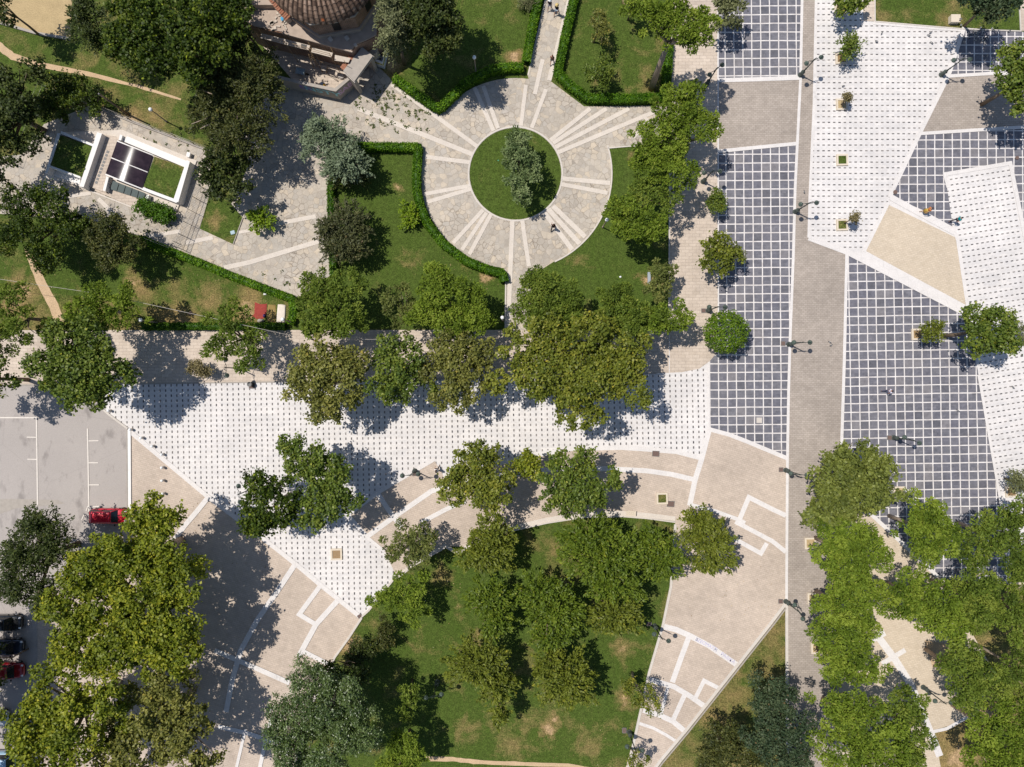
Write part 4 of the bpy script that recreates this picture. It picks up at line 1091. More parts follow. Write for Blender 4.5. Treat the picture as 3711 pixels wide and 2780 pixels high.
# fences
def wire_fence(pts, h, label, gap=2.4, posts=True, low=False):
    r = thing('wire_fence', label, 'fence', P(*pts[0])); o3 = P(*pts[0]); st = []; rails = []
    d = [P(*p) - o3 for p in pts]
    for a, b in zip(d, d[1:]):
        n = max(1, round((b - a).length / gap))
        for i in range(n + 1):
            q = a.lerp(b, i / n); st.append([q, q + Vector((0, 0, h))])
        for zz in (h, h * .55, .2): rails.append([a + Vector((0, 0, zz)), b + Vector((0, 0, zz))])
    for ln in st[:14]: tubes('post', [ln], .035, 'steel', r)
    tubes('wire', rails, .014, 'kerb', r, 4)
    if low: ridge('base_wall', [(p[0], p[1]) for p in pts], 6, .35, 'concrete', None, parent=None)
    return r
wire_fence([(335, 382), (480, 440), (640, 500), (772, 550)], 1.5, 'wire fence on a low wall behind the small building')
ridge('low_wall', [(335, 386), (480, 444), (640, 504), (772, 554)], 5, .32, 'concrete', 'low concrete wall under the wire fence', 'wall', 'thing')
wire_fence([(172, 322), (110, 470), (62, 600)], 1.6, 'pale wire fence left of the small building')
wire_fence([(172, 322), (250, 352), (335, 384)], 1.5, 'short wire fence in the trees behind the left grass roof')
wire_fence([(540, 870), (628, 905), (642, 880)], 1.1, 'low wire fence at the end of the diagonal hedge')
# railing of upright bars
def railing(a, b, h, label, nb):
    A, B = P(*a), P(*b); r = thing('metal_railing', label, 'railing', A); L = B - A; seg = 5
    for k in range(seg + 1):
        q = L * (k / seg); tubes('post', [[q, q + Vector((0, 0, h + .08))]], .035, 'steel', r)
    tubes('rail', [[Vector((0, 0, zz)), L + Vector((0, 0, zz))] for zz in (.12, h * .5, h)], .025, 'kerb', r, 5)
    for k in range(nb):
        q = L * ((k + .5) / nb); tubes('bar', [[q + Vector((0, 0, .12)), q + Vector((0, 0, h))]], .014, 'kerb', r, 4)
railing((741, 684), (662, 905), 2.0, 'tall pale metal railing between the small building and the flagstones', 44)
ed = ridge('edging', [(846, 886), (881, 790)], 3, .12, 'concrete', 'thin dark edging of the small lawn', 'kerb', 'structure')

# painted words
def words(txt, size, loc, rot, mat, label=None, parent=None, name='painted_writing', ext=.004, bold=0.0):
    cu = bpy.data.curves.new(name, 'FONT'); cu.body = txt; cu.size = size; cu.align_x = 'CENTER'; cu.align_y = 'CENTER'; cu.extrude = ext; cu.offset = bold
    o = bpy.data.objects.new(name, cu); COL.objects.link(o); o.location = loc; o.rotation_euler = rot
    cu.materials.append(mat)
    bpy.context.view_layer.update()
    me = bpy.data.meshes.new_from_object(o.evaluated_get(bpy.context.evaluated_depsgraph_get()))
    bpy.data.objects.remove(o); bpy.data.curves.remove(cu); me.name = name
    o = bpy.data.objects.new(name, me); COL.objects.link(o); o.location = loc; o.rotation_euler = rot
    if parent: o.parent = parent
    else: tag(o, label, 'writing')
    return o
PB = plain('faded_blue_paint', (.44, .42, .58), .8, .1, 0, .25, 6); PD = plain('blue_grey_paint', (.30, .31, .40), .8, .1, 0, .25, 6)
for tx, nx, ny, sl, mt, lb in (('B', 2524, 2316.5, -25, PD, 'single faded letter at the left of the white arc'), ('IZEOMAΣT', 2560, 2335, -27, PB, 'faded blue word in the middle of the white arc'), ('M', 2592, 2355, -31, PD, 'dark letter M on the white arc'),
                         ('.', 2609, 2362, -33, PB, 'faded dot on the white arc'), ('ΡΑΔΙΚΑ', 2637, 2384, -34, PB, 'faded blue word at the right end of the white arc')):
    words(tx, .52, tuple(P(nx, ny) + Vector((0, 0, .086))), (0, 0, math.radians(sl)), mt, lb)

# ------------------------------------------------------------------ pigeons
def make_pigeon():
    r = thing('pigeon', 'pigeon', 'pigeon', group='pigeons on the pavement')
    bm = bmesh.new(); bmesh.ops.create_uvsphere(bm, u_segments=10, v_segments=8, radius=1)
    for v in bm.verts:
        x, y, z = v.co; k = 1 - .45 * max(0, -x)
        v.co = Vector((x * .14, y * .065 * k, z * .06 * k + .13 + .02 * x))
    h = bmesh.ops.create_uvsphere(bm, u_segments=8, v_segments=6, radius=.033); bmesh.ops.translate(bm, verts=h['verts'], vec=(.15, 0, .21))
    c = bmesh.ops.create_cone(bm, cap_ends=True, segments=6, radius1=.045, radius2=.028, depth=.1); bmesh.ops.transform(bm, matrix=Matrix.Translation((.125, 0, .17)) @ Matrix.Rotation(.5, 4, 'Y'), verts=c['verts'])
    k = bmesh.ops.create_cone(bm, cap_ends=True, segments=5, radius1=.011, radius2=.001, depth=.035); bmesh.ops.transform(bm, matrix=Matrix.Translation((.19, 0, .205)) @ Matrix.Rotation(1.6, 4, 'Y'), verts=k['verts'])
    bx(bm, (-.17, 0, .115), (.12, .06, .012)); bx(bm, (.0, .03, .04), (.012, .012, .08)); bx(bm, (.0, -.03, .04), (.012, .012, .08)); bx(bm, (.02, .03, .005), (.05, .03, .01)); bx(bm, (.02, -.03, .005), (.05, .03, .01))
    body = from_bm('body', bm, M['pigeon'], r, True)
    for sg in (1, -1):
        w = bmesh.new(); bmesh.ops.create_uvsphere(w, u_segments=8, v_segments=6, radius=1)
        for v in w.verts: v.co = Vector((v.co.x * .13 - .03, v.co.y * .02 + sg * .058, v.co.z * .045 + .14))
        from_bm('wing', w, M['pigeonwing'], r, True)
    return r
M['pigeon'] = plain('pigeon_grey', (.06, .06, .07), .7, .2, 0, .3, 20); M['pigeonwing'] = plain('pigeon_wing', (.2, .2, .22), .7, .2, 0, .3, 20)
M['pigeonpale'] = plain('pigeon_pale', (.55, .53, .5), .7, .2)
pg0 = make_pigeon(); rr = random.Random(4)
flock = [(755, 415), (815, 450), (880, 375), (990, 400), (940, 390), (890, 450), (965, 450), (625, 545), (755, 550), (630, 645), (905, 610), (1025, 570), (1125, 530), (1190, 535), (1190, 580), (1095, 615), (1145, 650), (1150, 690), (1045, 315), (1120, 390), (910, 500), (930, 540), (1075, 480)]
first = True
for i, (a, b) in enumerate(flock):
    p = P(3400 + a / 6.9, 60 + b / 6.9) + Vector((0, 0, .05)); q = rr.uniform(0, 6.28)
    lb = 'pigeon in the feeding flock on the dark tiles by the upper right lawn'
    if first: pg0.location = p; pg0.rotation_euler = (0, 0, q); pg0['label'] = lb; first = False; o = pg0
    else: o = copy_tree(pg0, p, q, lb)
    o['group'] = 'pigeons of the feeding flock'
    if i in (0, 2, 3, 8, 10):
        for ch in o.children:
            if ch.name.startswith('wing'): ch.data = ch.data.copy(); ch.data.materials[0] = M['pigeonpale']
for a, b, lb in ((3592.7, 108, 'pigeon on the tiles close to the right part of the lawn kerb'), (3630.4, 141, 'pigeon alone on a white line right of the flock'), (3654, 115, 'pigeon farthest right below the upper right lawn'),
              (3571, 204, 'pigeon between the flock and the upper right twin lamp'), (3479, 95, 'pigeon on the kerb beside the stone box'), (3464, 83, 'pigeon on the stone box rim'),
              (3193, 122, 'pigeon on the white slabs below the beige path'), (3173, 152, 'lower pigeon on the white slabs below the beige path'), (3370, 120, 'pigeon on the white slabs below the lawn, upper of two'),
              (3363, 131, 'pigeon on the white slabs below the lawn, lower of two'), (3374, 158, 'pigeon on the white slabs near the diagonal edge'), (3053, 314, 'pigeon between the second and third planter'),
              (2912, 696, 'pigeon on the narrow part of the road'), (3005, 1241, 'upper of two pigeons in the middle of the road'), (3008.4, 1252, 'lower of two pigeons in the middle of the road'),
              (3469, 1489, 'pigeon at the edge of the grid plaza'), (3668, 1404, 'pigeon on the turned white strip')):
    z = .72 if 'box rim' in lb else .06
    copy_tree(pg0, P(a, b) + Vector((0, 0, z)), rr.uniform(0, 6.28), lb)['group'] = 'pigeons away from the flock'
# ------------------------------------------------------------------ people
def skin_mesh(name, vs, es, rad, mat, parent, sub=2, root=0):
    me = bpy.data.meshes.new(name); me.from_pydata([tuple(v) for v in vs], es, [])
    o = bpy.data.objects.new(name + '_cage', me); COL.objects.link(o)
    md = o.modifiers.new('skin', 'SKIN'); md.use_smooth_shade = True
    s2 = o.modifiers.new('sub', 'SUBSURF'); s2.levels = sub; s2.render_levels = sub
    sv = me.skin_vertices[0].data
    for i, r in enumerate(rad):
        sv[i].radius = (r, r) if not isinstance(r, tuple) else r
        sv[i].use_root = (i == root)
    bpy.context.view_layer.update()
    ev = o.evaluated_get(bpy.context.evaluated_depsgraph_get())
    m2 = bpy.data.meshes.new_from_object(ev)
    bpy.data.objects.remove(o); bpy.data.meshes.remove(me)
    m2.name = name; m2.materials.clear(); m2.materials.append(mat)
    q = bpy.data.objects.new(name, m2); COL.objects.link(q); q.parent = parent
    return q

SK = plain('skin_tone', (.42, .24, .16), .6, .3, 0, .08)
_cols = {}
def cl(c):
    if c not in _cols: _cols[c] = plain('cloth', c, .9, .1, 0, .12, 8)
    return _cols[c]

def person(nx, ny, heading, label, shirt, trousers, hair=(.03, .02, .015), hat=None, bag=None, stride=.32, bare_legs=False, skirt=False, hgt=1.0):
    """heading in degrees, world"""
    r = thing('person', label, 'person', P(nx, ny) + Vector((0, 0, .07)), math.radians(heading - 90), 'people crossing the square'); r.scale = (hgt,) * 3
    s = stride
    V, E, R = [], [], []
    def a(p, rad, par=None):
        V.append(p); R.append(rad)
        if par is not None: E.append((par, len(V) - 1))
        return len(V) - 1
    pel = a((0, 0, .95), (.145, .11)); sp = a((0, .005, 1.12), (.13, .095), pel); ch = a((0, .01, 1.3), (.155, .105), sp)
    nk = a((0, .01, 1.46), .062, ch); n2 = a((0, .02, 1.535), .055, nk)
    hd = a((0, .03, 1.61), (.073, .088), n2); h2 = a((0, .025, 1.70), (.07, .085), hd); a((0, .015, 1.755), .042, h2)
    a((0, .125, 1.625), .016, hd)                                    # nose
    for sx in (1, -1): a((sx * .085, .015, 1.64), .018, h2)           # ears
    legs = []
    for sx, f in ((1, s), (-1, -s)):
        hp = a((sx * .09, 0, .88), .085, pel); kn = a((sx * .1, f * .42 + .03, .48), .058, hp)
        an = a((sx * .1, f - (.08 if f < 0 else 0), .09 if f > 0 else .13), .038, kn); a((sx * .11, f + .13 - (.05 if f < 0 else 0), .035), .034, an)
        legs.append((hp, kn, an))
    arms = []
    for sx, f in ((1, -s), (-1, s)):
        sh = a((sx * .17, .01, 1.39), .062, ch); el = a((sx * .225, f * .25 - .03, 1.13), .043, sh); wr = a((sx * .235, f * .62 + .06, .92), .031, el)
        pa = a((sx * .235, f * .7 + .09, .86), .034, wr)
        for q, (dx, ln) in enumerate(((.026, .06), (.009, .075), (-.008, .07), (-.024, .055))):
            f1 = a((sx * .235 + dx * .6, f * .72 + .1, .81), .0095, pa); a((sx * .235 + dx * .7, f * .72 + .085, .81 - ln), .008, f1)
        t1 = a((sx * .205, f * .7 + .115, .85), .011, pa); a((sx * .2, f * .7 + .14, .80), .009, t1)
        arms.append((sh, el, wr))
    skin_mesh('body', V, E, R, SK, r, 1)
    def sub(name, idx, edges, grow, mat, sb=1):
        mp = {i: k for k, i in enumerate(idx)}
        rd = []
        for i in idx:
            q = R[i]; rd.append((q[0] + grow, q[1] + grow) if isinstance(q, tuple) else q + grow)
        return skin_mesh(name, [V[i] for i in idx], [(mp[x], mp[y]) for x, y in edges], rd, mat, r, sb)
    # shirt with short sleeves: own chain ending above the elbow
    sv = [V[pel], V[sp], V[ch], Vector(V[nk]) * .6 + Vector(V[ch]) * .4]; se = [(0, 1), (1, 2), (2, 3)]; sr = [(.165, .13), (.15, .115), (.175, .125), .085]
    for sh, el, wr in arms:
        k = len(sv); sv += [V[sh], tuple(Vector(V[sh]).lerp(Vector(V[el]), .75))]; se += [(2, k), (k, k + 1)]; sr += [.078, .06]
    skin_mesh('shirt', sv, se, sr, cl(shirt), r, 1)
    if skirt:
        turned('skirt', [(.17, 1.0), (.19, .85), (.3, .45), (.29, .45), (.1, .9)], cl(trousers), r, 14)
    else:
        tv = [V[pel]]; te = []; trd = [(.16, .125)]
        for hp, kn, an in legs:
            k = len(tv); end = Vector(V[kn]).lerp(Vector(V[an]), -.1 if bare_legs else .92)
            tv += [V[hp], V[kn] if not bare_legs else tuple(Vector(V[hp]).lerp(Vector(V[kn]), .6)), tuple(end)]
            te += [(0, k), (k, k + 1), (k + 1, k + 2)]; trd += [.1, .075, .062]
        skin_mesh('trousers', tv, te, trd, cl(trousers), r, 1)
    for hp, kn, an in legs:
        p = Vector(V[an]); skin_mesh('shoe', [p + Vector((0, -.04, -.05)), p + Vector((0, .06, -.055)), p + Vector((.005, .16, -.06))], [(0, 1), (1, 2)], [.045, .048, .038], cl((.5, .48, .45) if bare_legs else (.03, .03, .03)), r, 1)
    bm = bmesh.new(); bmesh.ops.create_uvsphere(bm, u_segments=14, v_segments=10, radius=1)
    for v in bm.verts: v.co = Vector((v.co.x * .088, v.co.y * .1 + .0, v.co.z * .085 + 1.715))
    bmesh.ops.delete(bm, geom=[v for v in bm.verts if v.co.y > .055 and v.co.z < 1.74], context='VERTS')
    from_bm('hair', bm, cl(hair), r, True)
    if hat: turned('hat', [(.21, 1.735), (.215, 1.745), (.11, 1.765), (.105, 1.85), (.06, 1.87), (0, 1.872)], cl(hat), r, 18)
    if bag:
        bm = bmesh.new(); bx(bm, (0, -.2, 1.22), (.3, .16, .42)); bmesh.ops.bevel(bm, geom=bm.edges[:], offset=.05, segments=2, affect='EDGES'); from_bm('backpack', bm, cl(bag), r, True)
    return r

person(1990, 33, -100, 'person in a white sun hat and dark shirt on the north path', (.03, .025, .035), (.35, .33, .34), hat=(.8, .8, .8), bare_legs=True)
person(2015, 50, -110, 'person in a straw hat, black shirt and pale blue shorts', (.012, .012, .014), (.4, .48, .58), hat=(.62, .46, .2), bare_legs=True, stride=.36)
person(1999, 229, 80, 'person with long brown hair walking up the north path', (.28, .13, .09), (.05, .05, .06), hair=(.12, .05, .03), bare_legs=True)
person(2003, 827, 75, 'person in black walking round the circular plaza', (.012, .012, .015), (.012, .012, .016), stride=.4)
person(3345, 769, 190, 'person in an orange top and yellow skirt on the grid tiles', (.55, .19, .06), (.5, .33, .08), skirt=True)
person(3451, 803, 20, 'person in a turquoise shirt at the turned white strip', (.01, .24, .27), (.02, .02, .03), stride=.42)
person(3204, 1417, 15, 'person in a pale lilac shirt alone on the grid plaza', (.66, .64, .74), (.09, .09, .13))
person(1586, 1699, 75, 'person in a white shirt and dark trousers at the tip of the curved walk', (.8, .8, .82), (.03, .03, .04), stride=.38)
person(1932, 1093, 60, 'person in a red and white top under the south path pine', (.4, .05, .07), (.05, .05, .1))

# ------------------------------------------------------------------ cars
def car(nx, ny, heading, label, paint, L=4.1, W=1.74, h=1.46, van=False, metal=.3):
    r = thing('parked_car', label, 'car', P(nx, ny) + Vector((0, 0, .03)), math.radians(heading), 'cars in the parking lot')
    PM = NT('car_paint'); b = PM.bsdf(paint, .28, .5, metal); b.inputs['Coat Weight'].default_value = .8; b.inputs['Coat Roughness'].default_value = .05; pm = PM.done(b)
    hl = L / 2
    # lower body: stations from tail to nose  (x, half width, sill z, belt z)
    st = [(-hl, .62, .35, .62), (-hl + .07, .74, .25, .86), (-hl + .4, .83, .2, .95), (-1.0, .865, .18, .93), (0, .87, .18, .92), (.8, .865, .18, .90), (1.1, .85, .18, .86), (hl - .45, .80, .2, .76), (hl - .12, .70, .25, .64), (hl, .52, .36, .5)]
    if van: st = [(x, w, s_, z + .12) for x, w, s_, z in st]
    vs, fs = [], []
    ring = 10
    for x, w, z0, z1 in st:
        w *= W / 1.74
        pr = [(0, z0), (w * .8, z0), (w, z0 + .12), (w * 1.0, (z0 + z1) / 2), (w * .95, z1 - .04), (w * .80, z1 + .015), (0, z1 + .035)]
        for y, z in pr: vs.append((x, y, z))
        for y, z in pr[-2:0:-1]: vs.append((x, -y, z))
    m = 12
    for i in range(len(st) - 1):
        for k in range(m): fs.append((i * m + k, i * m + (k + 1) % m, (i + 1) * m + (k + 1) % m, (i + 1) * m + k))
    fs += [tuple(range(m)), tuple(range((len(st) - 1) * m, len(st) * m))[::-1]]
    body = mk('body', vs, fs, pm, r, True)
    bmq = bmesh.new(); bmq.from_mesh(body.data); bmesh.ops.recalc_face_normals(bmq, faces=bmq.faces[:]); bmq.to_mesh(body.data); bmq.free()
    # cabin: glass house with a painted roof
    x0, x1, t0, t1 = (-hl + .12, 1.15, -hl + .35, .62) if not van else (-hl + .05, 1.45, -hl + .12, 1.05)
    hh = h if not van else 1.9
    wb_, wt = .80 * W / 1.74, .60 * W / 1.74
    zb = .93 if not van else 1.03
    gv = [(x0, -wb_ * .9, zb), (x1, -wb_ * .92, zb - .04), (x1, wb_ * .92, zb - .04), (x0, wb_ * .9, zb), (t0, -wt, hh - .03), (t1, -wt, hh - .03), (t1, wt, hh - .03), (t0, wt, hh - .03)]
    gl = mk('glasshouse', gv, [(0, 1, 5, 4), (1, 2, 6, 5), (2, 3, 7, 6), (3, 0, 4, 7), (4, 5, 6, 7)], M['glass'], r)
    bm = bmesh.new(); ln = t1 - t0 + .12
    n1, n2 = 8, 6; g = [[bm.verts.new(((t0 + t1) / 2 + (i / n1 - .5) * ln, (j / n2 - .5) * 2 * (wt + .05), hh - .02 + .07 * (1 - (2 * i / n1 - 1) ** 2) * (1 - (2 * j / n2 - 1) ** 2))) for j in range(n2 + 1)] for i in range(n1 + 1)]
    for i in range(n1):
        for j in range(n2): bm.faces.new((g[i][j], g[i + 1][j], g[i + 1][j + 1], g[i][j + 1]))
    ex = bmesh.ops.extrude_face_region(bm, geom=bm.faces[:]); bmesh.ops.translate(bm, verts=[v for v in ex['geom'] if isinstance(v, bmesh.types.BMVert)], vec=(0, 0, -.035))
    bmesh.ops.recalc_face_normals(bm, faces=bm.faces[:]); from_bm('roof', bm, pm, r, True)
    pil = []
    for sy in (1, -1):
        pil += [[(x1, sy * wb_ * .93, zb - .02), (t1, sy * wt, hh - .02)], [(x0, sy * wb_ * .9, zb), (t0, sy * wt, hh - .02)], [((x0 + x1) / 2 - .1, sy * wb_ * .95, zb), ((t0 + t1) / 2 - .05, sy * wt * 1.02, hh - .02)]]
    tubes('pillar', pil, .04, pm, r, 6)
    for sx in (hl - .75, -hl + .72):
        for sy in (1, -1):
            wv = turned('wheel', [(.31, -.1), (.33, -.07), (.33, .07), (.31, .1), (.2, .1)], 'rubber', r, 18, (sx, sy * (.77 * W / 1.74), .32), Matrix.Rotation(math.pi / 2, 4, 'X'))
            turned('rim', [(.19, -.02), (.19, .02), (.05, .03)], 'rim', wv, 12, (sx, sy * (.87 * W / 1.74), .32), Matrix.Rotation(math.pi / 2 * -sy, 4, 'X'))
    for sy in (1, -1):
        box('side_mirror', (.85, sy * (.98 * W / 1.74), .98), (.14, .2, .13), 'black', r, 0, .03)
        box('headlight', (hl - .2, sy * .56 * W / 1.74, .66), (.26, .22, .12), 'globe', r, 0, .04)
        box('tail_light', (-hl + .05, sy * .6 * W / 1.74, .78), (.1, .2, .14), plain('tail_red', (.3, .01, .01), .3), r, 0, .03)
    box('bumper', (hl - .03, 0, .38), (.1, 1.1, .14), 'black', r, 0, .04)
    return r
car(407, 1866, 0, 'red hatchback half hidden under the big plane tree', (.55, .008, .03), metal=.1)
car(28, 2250, 0, 'black car at the top of the shaded left row', (.012, .013, .016))
car(34, 2336, 0, 'dark blue car second in the shaded left row', (.02, .026, .045))
car(36, 2421, 0, 'dark red car in the shaded left row', (.28, .008, .014))
car(-18, 2594, 0, 'white car under the yellowest plane tree', (.6, .6, .62), metal=0)
car(30, 2742, 0, 'pale blue van in the bottom left corner', (.33, .48, .6), 4.4, 1.9, 1.7, True, 0)
# ------------------------------------------------------------------ small modern building with grass roofs
def BZ(x, y):  # zoomed detail view -> photo pixels
    return 140 + x / 3.6817, 430 + y / 3.6817
def poly_at(zpts, z, f=BZ):
    return [P(*f(x, y), z).xy for x, y in zpts]
def off(o, pts): return [(p[0] - o.x, p[1] - o.y) for p in pts]
O = P(*BZ(900, 700)); hb = thing('garden_pavilion', 'low white pavilion with two grass roofs and a curved dark panel roof', 'building', O)
PK = .5
def bp(name, zp, z0, z1, mat, parent=hb):
    if z1 > .3: z1 *= PK
    if z0 > .3: z0 *= PK
    return prism(name, off(O, poly_at(zp, z1)), z0, z1, mat, parent)
RG = m_grass('roof_grass', .03)
bp('floor_slab', [(60, 790), (320, 180), (1120, 150), (2110, 560), (1840, 1235), (560, 900)], -.05, .16, 'pale')
bp('floor_slab', [(610, 905), (700, 850), (1500, 1120), (1330, 1205)], -.05, .21, 'beige2')
# left block
bp('wall', [(85, 725), (115, 735), (290, 200), (250, 190)], 0, 2.5, 'plaster')
bp('wall', [(120, 640), (560, 800), (555, 770), (135, 617)], 0, 2.48, 'plaster')
bp('wall', [(290, 200), (760, 385), (755, 350), (300, 165)], 0, 2.46, 'plaster')
bp('wall', [(540, 905), (600, 915), (845, 200), (780, 180)], 0, 2.65, 'plaster')
bp('grass_roof', [(155, 622), (570, 775), (725, 380), (275, 215)], 2.0, 2.36, RG)
bp('terrace', [(150, 640), (560, 800), (545, 880), (125, 735)], .1, .5, 'plaster')
# middle terrace with the row of grates
bp('terrace', [(655, 900), (900, 990), (1080, 250), (830, 200)], .1, 1.0, 'beige2')
for k in range(10):
    x = 768 + (918 - 768) * k / 9; y = 850 + (442 - 850) * k / 9
    bp('roof_grate', [(x - 20, y + 12), (x + 12, y + 24), (x + 24, y - 10), (x - 8, y - 22)], .98, 1.03, 'steel')
bp('wall', [(855, 955), (890, 968), (935, 785), (905, 765)], 0, 1.9, 'plaster')
bp('wall', [(1065, 285), (1100, 292), (1120, 225), (1085, 210)], 0, 2.6, 'plaster')
# curved panel roof
pc = [P(*BZ(*q), 1.55) for q in ((890, 745), (1380, 940), (1530, 480), (1050, 290))]
def barrel(name, va, vb, lift, mat, ua=0.0, ub=1.0, th=.06):
    n = 36; vs, fs = [], []
    for lay in (0, -th):
        for i in range(n + 1):
            u_ = ua + (ub - ua) * i / n; zz = 1.05 + .55 * math.sin(math.pi * (.26 + .70 * u_)) + lift + lay
            for v_ in (va, vb):
                a = pc[0].lerp(pc[1], u_); b = pc[3].lerp(pc[2], u_); p = a.lerp(b, v_)
                k = (H - zz) / (H - 1.55); vs.append((p.x * k - O.x, p.y * k - O.y, zz))
    m = (n + 1) * 2
    for i in range(n): fs += [(2 * i, 2 * i + 2, 2 * i + 3, 2 * i + 1), (m + 2 * i, m + 2 * i + 1, m + 2 * i + 3, m + 2 * i + 2), (2 * i, m + 2 * i, m + 2 * i + 2, 2 * i + 2), (2 * i + 1, 2 * i + 3, m + 2 * i + 3, m + 2 * i + 1)]
    fs += [(0, 1, m + 1, m), (2 * n, m + 2 * n, m + 2 * n + 1, 2 * n + 1)]
    return mk(name, vs, fs, M[mat] if isinstance(mat, str) else mat, hb, False)
SP = NT('dark_panel'); SP_ = SP.bsdf(SP.mix(SP.ramp(SP.noise(1.6, 3), [(.4, 0.), (.7, 1.)]), (.022, .014, .02), (.04, .026, .034)), .13, .3); SPM = SP.done(SP_)
barrel('curved_roof', .025, .475, 0, SPM); barrel('curved_roof', .505, .965, 0, SPM)
barrel('roof_rib', -.012, .022, .02, 'plaster'); barrel('roof_rib', .478, .502, .02, 'plaster'); barrel('roof_rib', .968, .995, .02, 'plaster')
sd = [pc[0].lerp(pc[3], .02), pc[1].lerp(pc[2], .02), pc[1].lerp(pc[2], .95), pc[0].lerp(pc[3], .95)]
prism('wall', [((p.x - O.x) * 1.0, (p.y - O.y) * 1.0) for p in sd], 0, 1.0, 'concrete', hb)
# right block
bp('grass_roof', [(1400, 905), (1800, 1065), (1955, 650), (1545, 505)], 2.0, 2.42, RG)
bp('wall', [(1375, 950), (1840, 1125), (1850, 1085), (1395, 915)], 0, 2.52, 'plaster')
bp('wall', [(1800, 1075), (1862, 1118), (2018, 575), (1975, 550)], 0, 2.62, 'plaster')
bp('wall', [(1120, 300), (1960, 655), (1985, 570), (1180, 235)], 0, 1.9, 'plaster')
bp('wall', [(1415, 1085), (1455, 1100), (1475, 1020), (1440, 1005)], 0, 1.4, 'plaster')
bp('entry_floor', [(900, 990), (1320, 1200), (1430, 1095), (960, 935)], .1, .32, 'pale')
# glass front: five sloping panes
fr0, fr1, fb1, fb0 = (985, 825), (1425, 995), (1405, 1085), (950, 940)
for k in range(5):
    a0, a1 = k / 5 + .008, (k + 1) / 5 - .008
    L2 = lambda A, B, t: (A[0] + (B[0] - A[0]) * t, A[1] + (B[1] - A[1]) * t)
    tp = [P(*BZ(*L2(fr0, fr1, a)), .95) - O for a in (a0, a1)]; bt = [P(*BZ(*L2(fb0, fb1, a)), .42) - O for a in (a0, a1)]
    dz = Vector((0, 0, -.05)); vs = [bt[0], bt[1], tp[1], tp[0]] + [p + dz for p in (bt[0], bt[1], tp[1], tp[0])]
    mk('glass_pane', vs, [(0, 1, 2, 3), (7, 6, 5, 4), (0, 4, 5, 1), (1, 5, 6, 2), (2, 6, 7, 3), (3, 7, 4, 0)], M['greyglass'], hb)
fl = []
for k in range(6):
    q = k / 5; fl.append([P(*BZ(fr0[0] + (fr1[0] - fr0[0]) * q, fr0[1] + (fr1[1] - fr0[1]) * q), .97) - O, P(*BZ(fb0[0] + (fb1[0] - fb0[0]) * q, fb0[1] + (fb1[1] - fb0[1]) * q), .44) - O])
tubes('window_frame', fl, .03, 'black', hb, 4)
bp('wall', [(955, 935), (1410, 1085), (1405, 1070), (950, 918)], 0, .8, 'plaster')
bp('edging', [(560, 925), (1330, 1225), (1335, 1205), (565, 905)], 0, .23, 'pale')

# ------------------------------------------------------------------ byzantine church
def CZ(x, y): return 860 + x / 3.945, y / 3.945
def cw(x, y, z): return P(*CZ(x, y), z)
OC = P(1165, 30); ch = thing('church', 'old domed church with tiled roof and weathered masonry at the top edge', 'church', OC)
def cp(name, zp, z0, z1, mat, parent=ch): return prism(name, off(OC, [cw(x, y, z1).xy for x, y in zp]), z0, z1, mat, parent)
BR = NT('old_masonry'); v_ = BR.obj(); brk = BR.n('ShaderNodeTexBrick'); brk.inputs['Scale'].default_value = 1
vv = BR.n('ShaderNodeCombineXYZ'); sx_, sy_, sz_ = BR.sep(v_); BR.put(vv.inputs[0], BR.math('ADD', sx_, sy_)); BR.put(vv.inputs[1], sz_); BR.put(brk.inputs['Vector'], vv.outputs[0])
brk.inputs['Brick Width'].default_value = .45; brk.inputs['Row Height'].default_value = .13; brk.inputs['Mortar Size'].default_value = .02
brk.inputs['Color1'].default_value = (.30, .15, .09, 1); brk.inputs['Color2'].default_value = (.22, .12, .08, 1); brk.inputs['Mortar'].default_value = (.36, .31, .26, 1)
MAS = BR.done(BR.bsdf(BR.mix(1.0, brk.outputs[0], BR.ramp(BR.noise(1.2, 4), [(.3, .6), (.7, 1.1)]), 'MULTIPLY'), .9, .1))
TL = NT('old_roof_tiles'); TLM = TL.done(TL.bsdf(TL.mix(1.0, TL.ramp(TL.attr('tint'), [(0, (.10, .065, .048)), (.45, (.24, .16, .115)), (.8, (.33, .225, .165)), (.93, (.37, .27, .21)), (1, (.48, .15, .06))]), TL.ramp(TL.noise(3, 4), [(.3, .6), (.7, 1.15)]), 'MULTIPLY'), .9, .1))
OT = NT('orange_tiles'); OTM = OT.done(OT.bsdf(OT.mix(OT.noise(2.5, 3), (.22, .085, .05), (.40, .20, .13)), .85, .1))
# nave block with flat mortar roof
roofp = [(60, -1100), (60, 320), (230, 390), (660, 480), (880, 535), (1390, 680), (1640, 745), (1720, 640), (1830, 600), (2010, 520), (2010, 220), (2100, 0), (2100, -1100)]
cp('wall', roofp, 0, 4.6, MAS)
inn = cp('low_roof', [(90, -1100), (90, 310), (235, 370), (665, 458), (885, 515), (1395, 660), (1625, 722), (1700, 630), (1820, 580), (1990, 500), (1990, 220), (2080, 0), (2080, -1100)], 4.6, 4.75, 'roofstone')
cp('parapet', [(640, 476), (1640, 748), (1648, 728), (880, 512), (650, 452)], 4.6, 4.8, 'roofstone')
